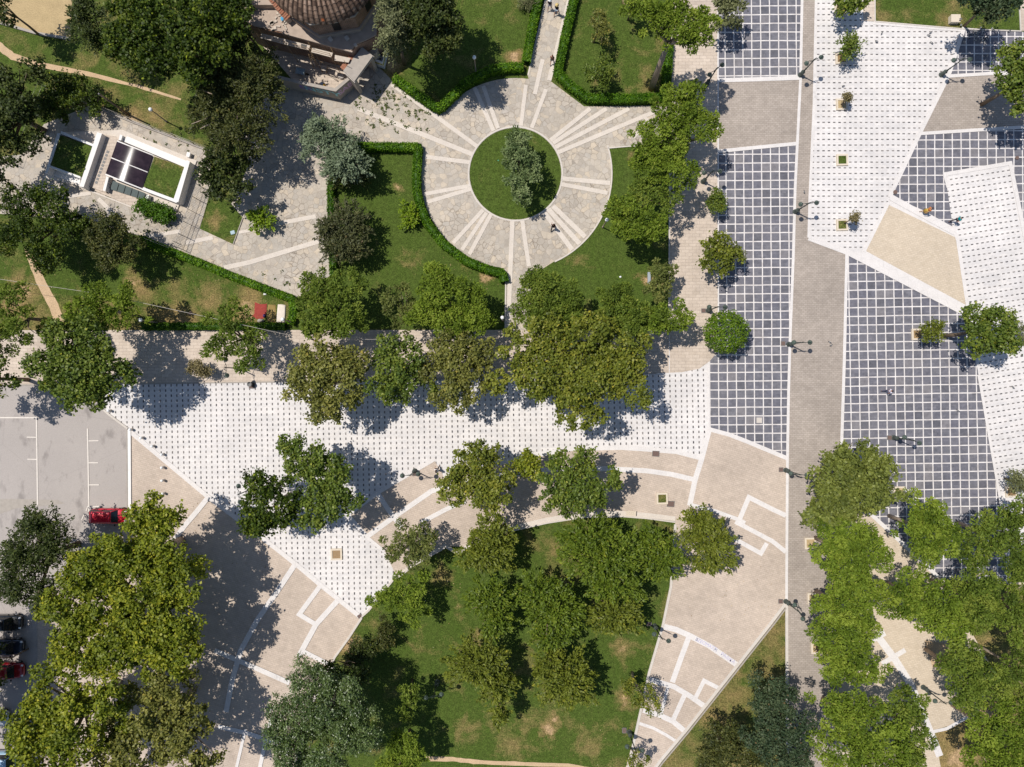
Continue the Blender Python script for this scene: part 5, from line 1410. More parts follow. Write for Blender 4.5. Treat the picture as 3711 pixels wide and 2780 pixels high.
# drum: octagon
dc = P(1165, -125, 8.4)
def octa(rad, ph=.0): return [(dc.x - OC.x + rad * math.cos(math.radians(22.5 + 45 * k + ph)), dc.y - OC.y + rad * math.sin(math.radians(22.5 + 45 * k + ph))) for k in range(8)]
ph = 11
prism('drum', octa(5.55, ph), 4.7, 7.9, MAS, ch)
prism('cornice', octa(5.75, ph), 7.88, 8.1, 'concrete', ch); prism('cornice', octa(6.05, ph), 8.1, 8.28, 'concrete', ch); prism('plinth', octa(5.75, ph), 4.7, 5.3, 'roofstone', ch)
for k in range(8):
    A = Vector(octa(5.57, ph)[k]); B = Vector(octa(5.57, ph)[(k + 1) % 8]); m_ = (A + B) / 2; n_ = Vector((m_.x - (dc.x - OC.x), m_.y - (dc.y - OC.y))).normalized()
    w = box('window', (m_.x + n_.x * -.08, m_.y + n_.y * -.08, 6.4), (.25, .8, 1.5), 'black', ch, math.atan2(n_.y, n_.x))
    box('frame', (m_.x + n_.x * .02, m_.y + n_.y * .02, 7.22), (.2, 1.1, .12), 'concrete', w, math.atan2(n_.y, n_.x))
# tiled dome: every course is a step, every column a rounded rib
R0, na, nr = 5.95, 64, 15
vs, fs, tn = [], [], []; rng = np.random.default_rng(3); rr = random.Random(9)
prof = [(0.0, .0), (.25, .075), (.5, .1), (.75, .075)]
def dome(q):  # q 0 at eave, 1 at apex
    t = math.radians(8 + 82 * q); return R0 * math.cos(t) / math.cos(math.radians(8)), 8.25 + 3.5 * (math.sin(t) - math.sin(math.radians(8)))
wob = [[rr.uniform(-.02, .02) for _ in range(na)] for _ in range(nr)]
for i in range(nr):
    for e in (0, 1):
        r_, z_ = dome((i + e) / nr * .97); lift = .045 if e == 0 else .0
        for k in range(na):
            for pa, pz in prof:
                th = 2 * math.pi * (k + pa) / na; sc_ = min(1, r_ / 2.0)
                vs.append((dc.x - OC.x + r_ * math.cos(th), dc.y - OC.y + r_ * math.sin(th), z_ + lift + pz * 2.0 * sc_ + wob[i][k]))
m = na * 4
for i in range(nr):
    for k in range(na):
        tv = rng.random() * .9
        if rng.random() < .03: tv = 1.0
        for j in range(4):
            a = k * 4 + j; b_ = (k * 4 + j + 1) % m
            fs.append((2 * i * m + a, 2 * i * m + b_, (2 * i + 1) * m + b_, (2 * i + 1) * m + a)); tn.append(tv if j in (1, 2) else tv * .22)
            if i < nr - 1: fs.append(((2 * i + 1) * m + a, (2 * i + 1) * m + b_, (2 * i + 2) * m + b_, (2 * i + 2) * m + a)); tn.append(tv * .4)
d_ = mk('dome_roof', vs, fs, TLM, ch); at = d_.data.attributes.new('tint', 'FLOAT', 'FACE'); at.data.foreach_set('value', np.array(tn, np.float32))
turned('lantern', [(.5, 11.3), (.45, 11.9), (.2, 12.1), (.0, 12.6)], 'concrete', ch, 8, (dc.x - OC.x, dc.y - OC.y, 0))
# tile rows on the side roof ridges
def tile_row(name, a, b, n, w, z, z2, parent=ch):
    bm = bmesh.new(); A, B = cw(*a, z) - OC, cw(*b, z2) - OC; d = (B - A); an = math.atan2(d.y, d.x)
    for k in range(n):
        for s_ in (-1, 1):
            p = A.lerp(B, (k + .5) / n) + Vector((-math.sin(an), math.cos(an), 0)) * s_ * w / 4 + Vector((0, 0, .04 * (k % 2) + .02 * s_))
            c = bmesh.ops.create_cone(bm, cap_ends=True, segments=8, radius1=d.length / n * .62, radius2=d.length / n * .5, depth=w / 2)
            bmesh.ops.transform(bm, matrix=Matrix.Translation(p) @ Matrix.Rotation(an, 4, 'Z') @ Matrix.Rotation(math.pi / 2, 4, 'X') @ Matrix.Scale(.6, 4, (0, 1, 0)), verts=c['verts'])
    return from_bm(name, bm, OTM, parent)
tile_row('ridge_tiles', (490, -20), (730, 270), 11, .7, 6.2, 5.6); tile_row('ridge_tiles', (120, -20), (220, 150), 7, .55, 5.4, 5.2); tile_row('ridge_tiles', (380, -160), (490, -20), 5, .7, 6.3, 6.2)
cp('side_roof', [(230, -400), (240, 70), (500, 70), (700, 290), (760, 260), (640, 60), (560, -400)], 4.7, 5.5, 'roofstone')
# rubble on the low roof
bm = bmesh.new()
for k in range(26):
    p = cw(rr.uniform(480, 700), rr.uniform(120, 420), 4.8) - OC; bx(bm, p, (rr.uniform(.15, .6), rr.uniform(.08, .3), .15), rr.uniform(0, 3))
o = from_bm('rubble_heap', bm, M['plank'], None); o.location = OC; tag(o, 'loose boards and stones on the low church roof', 'rubble', None, 'stuff')
for x, y, sz, lb in ((1330, 560, .42, 'pale block on the shaded roof below the dome, left of two'), (1567, 545, .42, 'pale block on the shaded roof below the dome, right of two'), (1692, 645, .3, 'small pale block beside the gate tiles')):
    q = cw(x, y, 4.9); o = box('stone_block', (q.x, q.y, 4.9), (sz, sz, .28), 'kerb', None, .6, .03); tag(o, lb, 'block')
q = cw(640, 262, 4.95); o = rock('tarp', 0, 0, 14, 20, .12, plain('blue_tarp', (.06, .3, .5)), 'crumpled bright blue tarp among the roof rubble', 'tarp', 11); o.location = (q.x, q.y, 4.8)

# courtyard wall with graffiti
def cn(x, y, z=0):   # image point at height z -> photo coords of its ground point
    n = CZ(x, y); k = (H - z) / H; return CX + (n[0] - CX) * k, CY + (n[1] - CY) * k
WT = 2.3
wl = thing('courtyard_wall', 'low masonry wall with teal graffiti in front of the church', 'wall', P(*cn(1400, 1270, WT)))
owl = P(*cn(1400, 1270, WT))
pts = [cn(500, 1080, WT), cn(840, 1165, WT), cn(1400, 1285, WT), cn(1640, 1080, WT)]
Lh, Rh = offs(pts, 11)
n = len(pts); vs = []
for A_, z in ((Lh, 0), (Lh, WT), (Rh, WT), (Rh, 0)): vs += [P(p.x, p.y) + Vector((0, 0, z)) - owl for p in A_]
fs = [(k * n + i, k * n + i + 1, (k + 1) * n + i + 1, (k + 1) * n + i) for k in range(3) for i in range(n - 1)] + [(0, n, 2 * n, 3 * n), (n - 1, 4 * n - 1, 3 * n - 1, 2 * n - 1)]
w_ = mk('masonry', vs, fs, M['concrete'], wl); bmq = bmesh.new(); bmq.from_mesh(w_.data); bmesh.ops.recalc_face_normals(bmq, faces=bmq.faces[:]); bmq.to_mesh(w_.data); bmq.free()
SG = 1 if Vector(Lh[1]).y > Vector(Rh[1]).y else -1
F = Lh if SG > 0 else Rh
A, B = P(F[1].x, F[1].y) - owl, P(F[2].x, F[2].y) - owl; d = (B - A).normalized(); an = math.atan2(d.y, d.x)
nrm = Vector((d.y, -d.x, 0)); mid = A.lerp(B, .62) + nrm * .012
g = words('NSTY', 1.35, (mid.x, mid.y, 1.45), (math.pi / 2, 0, an), plain('teal_paint', (.30, .62, .66), .7), None, wl, 'graffiti', .004, .035); g.scale = (1.25, 1, 1)
mid = A.lerp(B, .2) + nrm * .012
g = words('DB', 1.1, (mid.x, mid.y, 1.5), (math.pi / 2, 0, an), plain('violet_paint', (.25, .16, .55), .7), None, wl, 'graffiti', .004, .03)
A2, B2 = P(F[2].x, F[2].y) - owl, P(F[3].x, F[3].y) - owl; d2 = (B2 - A2).normalized(); n2 = Vector((d2.y, -d2.x, 0)); mid = A2.lerp(B2, .45) + n2 * .012
g = words('SAB', 1.2, (mid.x, mid.y, 1.4), (math.pi / 2, 0, math.atan2(d2.y, d2.x)), plain('mauve_paint', (.62, .42, .58), .7), None, wl, 'graffiti', .004, .03)
flat('courtyard_floor', [cn(330, 620), cn(840, 1200, 0), cn(1460, 1360, 0), cn(1720, 1000, 0), cn(1650, 760), cn(900, 560)], 4, 'beige2', 'pinkish paved courtyard floor behind the graffiti wall')

# gate canopy
gc = [cw(1785, 675, 3.7), cw(1940, 800, 3.7), cw(1675, 1165, 3.7), cw(1515, 1015, 3.7)]
og = Vector((sum(p.x for p in gc) / 4, sum(p.y for p in gc) / 4, 0)); gt = thing('gate', 'concrete gate canopy with a strip of orange tiles beside the church', 'gate', og)
prism('canopy', [(p.x - og.x, p.y - og.y) for p in gc], 3.5, 3.75, 'concrete', gt)
prism('rim', [((p.x - og.x) * 1.04, (p.y - og.y) * 1.03) for p in gc], 3.42, 3.5, 'kerb', gt)
for a, b in ((0, 1), (3, 2)):
    A, B = (gc[a] - og) * .88, (gc[b] - og) * .88; m_ = (A + B) / 2; d = B - A
    box('pier', (m_.x, m_.y, 1.72), (d.length * .9, .4, 3.4), 'concrete', gt, math.atan2(d.y, d.x))
bm = bmesh.new(); A, B = cw(1760, 650, 3.6) - og, cw(1500, 985, 3.6) - og; d = B - A; an = math.atan2(d.y, d.x)
for k in range(14):
    c = bmesh.ops.create_cone(bm, cap_ends=True, segments=8, radius1=.16, radius2=.13, depth=.55)
    bmesh.ops.transform(bm, matrix=Matrix.Translation(A.lerp(B, (k + .5) / 14) + Vector((0, 0, -.02))) @ Matrix.Rotation(an, 4, 'Z') @ Matrix.Rotation(math.pi / 2, 4, 'X') @ Matrix.Scale(.6, 4, (0, 1, 0)), verts=c['verts'])
from_bm('tile_strip', bm, OTM, gt)
# stone ledge right of the gate
lp = [cw(x, y, 2.6) for x, y in ((1830, 600), (2010, 520), (1995, 750), (1940, 800), (1790, 665))]
o = prism('flagstone_ledge', [(p.x - og.x, p.y - og.y) for p in lp], 0, 2.6, 'flag', gt)

# scaffold
sc = thing('scaffold', 'plank scaffold along the shaded side of the church', 'scaffold', cw(1050, 700, 4.0) * 1.0); sc.location.z = 0; os_ = sc.location.copy()
for q in (((345, 475), (720, 570), (700, 640), (325, 540)), ((725, 570), (1040, 650), (1020, 720), (705, 640)), ((1070, 680), (1365, 755), (1345, 820), (1055, 745)), ((1395, 785), (1620, 830), (1590, 895), (1390, 865))):
    pr = [cw(x, y, 4.0) - os_ for x, y in q]; prism('deck', [(p.x, p.y) for p in pr], 3.94, 4.0, 'plank', sc)
bm = bmesh.new(); pr = [cw(x, y, 4.02) - os_ for x, y in ((915, 625), (995, 645), (985, 700), (905, 680))]; prism('hatch', [(p.x, p.y) for p in pr], 4.0, 4.03, 'black', sc); bm.free()
for x, y in ((320, 545), (705, 645), (1050, 750), (1350, 825), (1560, 930), (345, 470), (720, 565), (1055, 675), (1370, 750)):
    p = cw(x, y, 4.0) - os_; tubes('pole', [[(p.x, p.y, 0), (p.x, p.y, 5.0)]], .03, 'rust2' if False else 'wood', sc)
ln = [cw(x, y, 4.0) - os_ for x, y in ((320, 548), (705, 648), (1050, 752), (1350, 828), (1500, 1000))]
for zz in (4.5, 4.95, 2.2): tubes('rail', [[(p.x, p.y, zz) for p in ln[:4]]], .025, 'wood', sc)
def leaner(a, za, b, zb, name, label, cat, r_=.03):
    A, B = cw(*a, za), cw(*b, zb); o = tubes(name, [[A, B]], r_, 'wood'); tag(o, label, cat)
A, B = cw(1040, 760, 4.0), cw(1110, 960, .1); ld = thing('ladder', 'wooden ladder leaning on the scaffold', 'ladder', (B.x, B.y, 0)); s_ = Vector((.2, .06, 0))
for sg in (1, -1): tubes('side_rail', [[A - B + s_ * sg, s_ * sg]], .03, 'wood', ld)
for k in range(8): q = (A - B) * ((k + .5) / 8); tubes('rung', [[q + s_, q - s_]], .02, 'wood', ld)
# wheelbarrow, crate, sacks, timber
wbp = P(*cn(920, 1055)); wbr = thing('wheelbarrow', 'pale blue wheelbarrow in the courtyard', 'wheelbarrow', wbp + Vector((0, 0, .03)), -.2)
bm = bmesh.new(); bt = [bm.verts.new(v) for v in ((-.3, -.2, .3), (.35, -.2, .3), (.35, .2, .3), (-.3, .2, .3))]; tp_ = [bm.verts.new(v) for v in ((-.5, -.34, .6), (.55, -.34, .6), (.55, .34, .6), (-.5, .34, .6))]
bm.faces.new(bt[::-1]); [bm.faces.new((bt[i], bt[(i + 1) % 4], tp_[(i + 1) % 4], tp_[i])) for i in range(4)]; from_bm('tray', bm, plain('pale_blue_metal', (.36, .44, .48), .5), wbr)
tubes('handle', [[(-.95, .28, .62), (-.3, .25, .32), (.7, .06, .22)], [(-.95, -.28, .62), (-.3, -.25, .32), (.7, -.06, .22)]], .022, 'steel', wbr)
turned('wheel', [(.16, -.05), (.2, -.03), (.2, .03), (.16, .05)], 'rubber', wbr, 14, (.72, 0, .2), Matrix.Rotation(math.pi / 2, 4, 'X')); tubes('leg', [[(-.25, .2, .3), (-.3, .22, 0)], [(-.25, -.2, .3), (-.3, -.22, 0)]], .02, 'steel', wbr)
cr = thing('wooden_crate', 'small pale wooden crate table in the courtyard', 'crate', P(*cn(1258, 1010)), -.2)
bm = bmesh.new(); [bx(bm, (0, -.24 + .12 * k, .62), (.62, .1, .04)) for k in range(5)]; from_bm('top', bm, M['plank'], cr)
for sx in (1, -1):
    for sy in (1, -1): box('leg', (sx * .26, sy * .22, .3), (.06, .06, .6), 'wood', cr)
q = P(*cn(1213, 1200)); o = rock('sack', 0, 0, 12, 12, .35, plain('blue_white_sack', (.3, .42, .6), .8, .1, 0, .5, 6), 'blue and white sack inside the graffiti wall', 'sack', 21); o.location = q
q = P(*cn(1247, 1222)); o = rock('sack', 0, 0, 9, 11, .3, plain('yellow_sack', (.65, .38, .04)), 'yellow sack inside the graffiti wall', 'sack', 22); o.location = q
for a, b, lb in (((1300, 950), (1500, 1000), 'long timber beam lying in the courtyard by the crate'), ((1310, 1075), (1440, 1165), 'thin timber lying towards the wall corner')):
    A, B = P(*cn(*a)) + Vector((0, 0, .12)), P(*cn(*b)) + Vector((0, 0, .12)); o = tubes('timber', [[A, B]], .07, 'plank', None, 4); tag(o, lb, 'timber')
q = P(*cn(1490, 1100)); o = turned('cable_reel', [(.32, 0), (.34, .04), (.2, .06), (.2, .12), (.34, .14), (.32, .18), (.12, .18)], 'kerb', None, 16); o.location = q + Vector((0, 0, .03)); tag(o, 'coiled pale hose reel at the wall corner', 'reel')
# container right of the gate
kp = [cw(x, y, 1.5) for x, y in ((2020, 690), (2060, 590), (2130, 600), (2120, 700), (2075, 905), (1950, 860))]
ok = sum(kp, Vector()) / 6; ok.z = 0
sk = thing('skip_container', 'white and yellow open rubble container by the conifer', 'container', ok)
bm = bmesh.new(); k0 = [bm.verts.new((p.x - ok.x, p.y - ok.y, .05)) for p in kp]; k1 = [bm.verts.new((p.x - ok.x, p.y - ok.y, 1.5)) for p in kp]; k2 = [bm.verts.new(((p.x - ok.x) * .86, (p.y - ok.y) * .86, 1.5)) for p in kp]; k3 = [bm.verts.new(((p.x - ok.x) * .82, (p.y - ok.y) * .82, .6)) for p in kp]
for i in range(6):
    j = (i + 1) % 6; bm.faces.new((k0[i], k0[j], k1[j], k1[i])); bm.faces.new((k1[i], k1[j], k2[j], k2[i])); bm.faces.new((k2[i], k2[j], k3[j], k3[i]))
bm.faces.new(k3); bmesh.ops.recalc_face_normals(bm, faces=bm.faces[:]); from_bm('shell', bm, M['plaster'], sk)
tubes('stripe', [[((p.x - ok.x) * 1.02, (p.y - ok.y) * 1.02, 1.1) for p in kp[3:6]]], .07, plain('yellow_paint', (.5, .4, .03)), sk)
tubes('brace', [[cw(1950, 770, 1.7) - ok, cw(2050, 790, 1.7) - ok], [cw(1950, 800, 1.7) - ok, cw(2050, 820, 1.7) - ok]], .03, 'kerb', sk)
# ------------------------------------------------------------------ the trees, one by one
T = tree
gp = 'pines along the footpath and in the garden'
# top left
T('broad', 'dark', [(5, 15, 34, 40)], 3, 8, 'dark tree crown cut off by the top left corner')
T('spikyF', 'dark', [(188, 40, 51, 71), (205, 85, 30, 28)], 3.5, 9, 'dark dense tree beside the straw coloured ground')
T('broad', 'acacia', [(305, 55, 80, 80), (425, 50, 90, 75), (340, 125, 92, 62), (430, 125, 75, 55), (500, 40, 55, 60), (270, 100, 42, 50)], 6, 12, 'biggest dark crown at the top left with yellow green tips', limbs=10)
T('spikyF', 'darkO', [(470, 160, 69, 58), (545, 190, 81, 92), (460, 240, 65, 69), (520, 290, 74, 56)], 4, 9, 'dark olive feathery tree with bare branches left of the church wall', limbs=12, bark='barkpale')
T('broad', 'dark', [(520, 25, 36, 48), (517, 95, 34, 42)], 3, 8, 'dark leafy tree tight against the left side of the church')
T('broad', 'dark', [(22, 185, 72, 75), (40, 260, 62, 78), (5, 330, 45, 75)], 3, 7, 'deep green tree mass on the left edge beside the wire fence', limbs=8)
T('fine', 'acacia', [(145, 196, 52, 40), (182, 222, 58, 42), (112, 226, 34, 32)], .5, 3.0, 'green tree overhanging the left grass roof from behind')
T('broad', 'dark', [(490, 350, 56, 48), (492, 400, 63, 50)], 1.8, 5.5, 'round dark green tree right of the small building')
T('cedar', 'cedar', [(712, 305, 68, 56), (745, 350, 60, 54), (690, 280, 42, 32)], 1.0, 6.5, 'grey blue cedar with feathery branches on the garden path', 'cedar_tree', bark='barkpale', limbs=8)
T('cedar', 'darkO', [(750, 375, 55, 35)], .6, 3.6, 'cedar skirt with shade put into its leaf colour below the grey blue cedar', 'cedar_tree', bark='barkpale')  # lower side of the cedar as its own crown, shade in dark leaves
T('spikyF', 'brown', [(752, 480, 58, 54), (745, 535, 62, 42), (705, 500, 32, 34)], 1.4, 5.2, 'brownish dark tree standing on the west hedge of the lawn')
T('spiky', 'lime', [(560, 472, 36, 33)], .5, 2.6, 'bright lime green round shrub on the western flagstones', 'shrub', 'shrub')
T('spiky', 'lime', [(886, 465, 30, 33)], .3, 2.0, 'yellow green shrub on the lawn beside the curved hedge', 'shrub', 'shrub')
T('round', 'hedgeD', [(314, 446, 20, 15), (334, 456, 24, 17), (358, 467, 22, 16)], .1, 1.3, 'clipped long dark green shrub in front of the small building', 'shrub', 'shrub')
T('fine', 'acacia', [(60, 440, 62, 42), (120, 460, 66, 52), (60, 510, 62, 50), (110, 545, 55, 44), (165, 490, 34, 38)], 2.2, 6.5, 'wide dark green tree below the left end of the small building', limbs=9)
T('fine', 'darkO', [(235, 508, 58, 44), (250, 545, 56, 36)], 2.4, 6.2, 'rounded olive brown tree beside the diagonal hedge')
T('pineO', 'pineB', [(235, 650, 72, 45), (190, 680, 52, 36), (270, 690, 44, 30)], 4, 8, 'bright feathery pine on the left lawn above the footpath', 'pine_tree', group=gp, bark='barkpale')
T('pineO', 'pine', [(30, 650, 50, 46), (60, 700, 52, 46), (20, 730, 40, 40)], 4, 9, 'pine at the left edge beside the earth path', 'pine_tree', group=gp, bark='bark', base=(110, 690))
T('broadL', 'planeG', [(180, 740, 80, 58), (160, 800, 78, 62), (230, 810, 66, 66), (190, 850, 70, 42)], 4.5, 10.5, 'leafy plane tree left over the footpath and parking corner', 'plane_tree', limbs=10, bark='barkpale')
T('broad', 'planeG', [(-5, 790, 36, 84), (-60, 840, 60, 60)], 4, 9, 'tree crown cut by the left edge above the parking lot')
T('pineO', 'pine', [(508, 690, 52, 42), (515, 735, 60, 42), (548, 765, 38, 40), (470, 755, 34, 24)], 3, 7, 'loose open pine crossing the hedge right of the sunny footpath stretch', 'pine_tree', group=gp)
T('pine', 'pine', [(688, 630, 42, 48), (745, 625, 52, 46), (700, 690, 56, 44), (755, 690, 44, 42), (680, 715, 26, 20)], 3.2, 7.5, 'ragged pine with pale gaps right of the hedge corner', 'pine_tree', group=gp, bark='barkpale', limbs=9)
T('pineO', 'pineD', [(862, 640, 34, 30), (872, 690, 40, 34)], 3, 6.5, 'dull thin pine with bare forked branches', 'pine_tree', group=gp, bark='barkpale', limbs=12)
T('pine', 'pineB', [(945, 615, 44, 46), (985, 650, 70, 50), (1020, 690, 50, 38), (930, 675, 44, 38), (985, 712, 44, 26)], 3.2, 7.5, 'dense pine above the footpath left of the south path', 'pine_tree', group=gp, limbs=9)
T('pine', 'pine', [(1160, 610, 42, 36), (1200, 640, 60, 46), (1150, 675, 50, 40), (1215, 690, 42, 30)], 3.2, 7.5, 'pine leaning over the right side of the south path', 'pine_tree', group=gp, bark='barkpale')
T('pine', 'pine', [(1330, 650, 46, 38), (1370, 685, 64, 42), (1310, 690, 32, 26), (1350, 715, 52, 26)], 3.4, 7.5, 'pine at the south end of the east lawn', 'pine_tree', group=gp)
T('pineO', 'pineB', [(1440, 680, 54, 32), (1465, 690, 32, 26), (1410, 705, 34, 26)], 3.4, 7, 'bright pine reaching over the corner of the footpath', 'pine_tree', group=gp)
T('pine', 'pineD', [(1425, 590, 32, 26), (1425, 625, 32, 28)], 2, 5, 'small dense dull pine at the edge of the east lawn', 'pine_tree', group=gp, limbs=4)
T('pine', 'pineB', [(1480, 205, 52, 28), (1450, 245, 66, 40), (1510, 280, 52, 42), (1430, 300, 68, 44), (1420, 350, 62, 42), (1460, 375, 52, 36), (1400, 330, 38, 30)], 3.4, 8, 'largest bright pine between the round plaza and the grid strip', 'pine_tree', group=gp, limbs=12)
T('pine', 'pineB', [(1348, 450, 44, 28), (1375, 485, 60, 42), (1330, 462, 28, 20), (1400, 505, 32, 26)], 3.4, 7.5, 'bright pine next to the globe lamp on the east lawn', 'pine_tree', group=gp)
T('pineO', 'pine', [(1440, 435, 34, 32), (1395, 425, 38, 28), (1380, 405, 26, 26)], 3, 6.5, 'gappy pine between the two bright east lawn pines', 'pine_tree', group=gp)
T('pine', 'pineB', [(1378, 25, 40, 30), (1422, 50, 44, 36), (1458, 35, 44, 44), (1500, 85, 36, 34), (1518, 50, 34, 30), (1466, 88, 38, 26)], 8, 12.5, 'tall pine with a long bare trunk on the north east lawn', 'pine_tree', group=gp, bark='barkpale', base=(1407, 192), limbs=10, trunk_r=.32)
T('pineO', 'dry', [(1368, 6, 40, 22)], 2, 5, 'rust brown withered pine top at the upper edge', 'pine_tree', group=gp, bark='bark')
T('sparse', 'planeO', [(1292, 45, 22, 24), (1300, 75, 26, 32)], 1.2, 4, 'thin olive young tree on the north east lawn', base=(1282, 92))
T('round', 'planeG', [(1296, 160, 30, 32)], .4, 3.4, 'round leafy bush casting shade on the north east lawn', 'bush', 'bush')
T('open', 'olive', [(1578, 30, 32, 38), (1565, 8, 28, 20)], 2, 4.6, 'grey olive tree at the top of the grid strip')
T('cedar', 'conifer', [(848, 30, 46, 44), (860, 75, 44, 44), (845, 100, 36, 26)], 3.5, 12, 'tall sunlit conifer right of the church', 'conifer_tree', bark='bark')
T('dense', 'dark', [(930, 35, 58, 84), (958, 80, 46, 66), (905, 5, 50, 44)], 1.5, 12.5, 'shaded side of the tall conifer in nearly black leaf colour over the north lawn', 'conifer_tree', bark='bark')  # shadowed side of the tall conifer as a second crown, shade in leaf colour
T('grass', 'olive', [(1140, 4, 26, 16)], .5, 1.8, 'spiky grey green yucca at the top edge', 'yucca', 'plant')
T('pineC', 'cedarG', [(1120, 305, 30, 26), (1125, 345, 42, 36), (1115, 395, 30, 24), (1128, 425, 26, 22), (1150, 380, 22, 20), (1102, 335, 20, 30)], 1.2, 5, 'weeping blue green cedar in the middle of the round lawn', 'cedar_tree', limbs=7)
# plane trees along the white plaza
gl = 'plane trees along the white plaza'
T('broad', 'planeO', [(690, 780, 64, 42), (740, 820, 66, 56), (670, 830, 62, 46), (720, 880, 56, 42), (770, 780, 32, 34)], 3.4, 9, 'yellowing olive plane tree first in the row on the footpath', 'plane_tree', group=gl, limbs=9, bark='barkpale')
T('broad', 'planeG', [(865, 770, 52, 52), (870, 820, 74, 44), (850, 845, 36, 28)], 3.4, 8.5, 'greenest plane tree in the footpath row', 'plane_tree', group=gl, bark='barkpale')
T('broad', 'planeO', [(975, 745, 50, 40), (1000, 800, 74, 56), (985, 855, 50, 34), (1035, 760, 36, 36)], 3.4, 8.5, 'olive yellow plane tree left of the largest crown', 'plane_tree', group=gl, limbs=8, bark='barkpale')
T('broadL', 'plane', [(1160, 740, 84, 56), (1260, 740, 84, 60), (1150, 810, 76, 60), (1240, 820, 92, 68), (1330, 770, 68, 66), (1350, 830, 54, 50), (1250, 890, 62, 42)], 3.6, 10.5, 'largest plane tree in the middle between garden and white plaza', 'plane_tree', group=gl, limbs=14, bark='barkpale', trunk_r=.42)
T('broad', 'planeG', [(660, 990, 52, 46), (710, 1010, 54, 56), (715, 1070, 52, 56), (690, 1110, 40, 32), (625, 965, 20, 18)], 4.2, 9, 'bright leafy plane tree alone on the white plaza', 'plane_tree', group=gl, limbs=9, bark='barkpale')
T('broad', 'acacia', [(580, 1050, 54, 42), (590, 1100, 62, 46), (560, 1130, 42, 32), (640, 1090, 34, 36)], 4, 8, 'darker tree touching the bright plaza plane tree', 'plane_tree', group=gl, bark='barkpale')
T('broad', 'plane', [(1030, 985, 52, 42), (1040, 1030, 80, 48), (1060, 1070, 56, 38), (980, 1050, 42, 34)], 3.4, 8, 'left one of the two plane trees on the curved walk', 'plane_tree', group=gl, limbs=8, bark='barkpale')
T('broad', 'planeY', [(1140, 1005, 32, 38)], 2.6, 6.5, 'narrow light green tree between the two curved walk planes', 'plane_tree', group=gl, bark='barkpale')
T('broad', 'planeG', [(1235, 1000, 62, 38), (1255, 1045, 94, 50), (1230, 1075, 72, 34)], 3.4, 8, 'right one of the two plane trees on the curved walk', 'plane_tree', group=gl, limbs=8, bark='barkpale')
T('pineO', 'pineD', [(870, 1165, 46, 34), (910, 1165, 42, 36), (895, 1200, 52, 26), (848, 1195, 22, 18)], 2.6, 5.6, 'pale feathery pine over the kerb of the tree park', 'pine_tree', group='pines at the tree park kerb', bark='barkpale')
T('pineO', 'pineB', [(885, 1265, 42, 34), (850, 1285, 46, 32), (890, 1315, 36, 42), (812, 1290, 24, 18)], 2.6, 5.6, 'bright ragged pine at the plaza corner of the tree park', 'pine_tree', group='pines at the tree park kerb', bark='barkpale')
T('sparse', 'darkO', [(835, 1350, 18, 22), (825, 1385, 28, 18)], .8, 3, 'thin dark sapling by the left kerb of the tree park')
T('fine', 'dark', [(795, 1400, 32, 26), (765, 1420, 22, 20)], .8, 3.4, 'low dark bush between the sapling and the glossy tree', 'bush', 'bush')
gs = 'spiky leaved trees in the tree park'
T('spiky', 'spikyO', [(1065, 1150, 57, 46), (1050, 1195, 70, 53)], 2.4, 7, 'spiky olive tree at the top left of the tree park', group=gs)
T('spiky', 'spiky', [(1275, 1160, 73, 51), (1310, 1210, 97, 79), (1330, 1260, 68, 51)], 2.8, 8, 'biggest dark green spiky tree under the curved kerb', group=gs, limbs=9)
T('spiky', 'spiky', [(1405, 1165, 40, 35), (1430, 1210, 57, 57)], 2.4, 6.8, 'spiky tree between the biggest one and the fan', group=gs)
T('spiky', 'spikyO', [(1510, 1130, 48, 42), (1532, 1180, 66, 73)], 2.4, 7, 'yellow flecked spiky tree standing over the beige fan', group=gs)
T('spiky', 'spiky', [(1055, 1290, 59, 46), (1075, 1340, 46, 46)], 2.4, 7, 'fresh green spiky tree on the left side of the tree park', group=gs)
T('spiky', 'spiky', [(1165, 1275, 59, 46), (1200, 1320, 73, 66), (1190, 1375, 51, 33)], 2.6, 7.5, 'spiky tree in the very middle of the tree park', group=gs, limbs=8)
T('spiky', 'spikyO', [(1330, 1325, 70, 59)], 2.4, 6.8, 'olive spiky tree left of the double lamp by the fan', group=gs)
T('spiky', 'spikyO', [(1035, 1430, 79, 62), (1075, 1480, 51, 46), (1080, 1540, 26, 37)], 2.4, 7, 'olive spiky tree with a tail at the lower left of the tree park', group=gs)
T('spiky', 'spikyO', [(1225, 1470, 73, 70), (1185, 1430, 40, 37)], 2.4, 7, 'lowest spiky tree beside the bare earth patch', group=gs)
T('gloss', 'glossy', [(680, 1460, 56, 42), (640, 1540, 60, 66), (720, 1510, 82, 66), (770, 1560, 66, 62), (700, 1610, 88, 58), (640, 1620, 42, 44)], 4.5, 11.5, 'big glossy tree with silvery shining leaves at the bottom', limbs=12, bark='barkpale')
T('broad', 'dark', [(735, 1450, 60, 38)], 3, 8, 'dark leafy tree behind the top of the glossy tree')
T('pine', 'pine', [(885, 1490, 24, 26), (880, 1530, 20, 26)], 2.4, 6.0, 'small pine in the shade right of the glossy tree', 'pine_tree')
T('pine', 'pineB', [(875, 1600, 40, 36), (850, 1640, 32, 26), (895, 1640, 36, 28)], 2.4, 6.4, 'sunlit bright pine at the bottom edge', 'pine_tree')
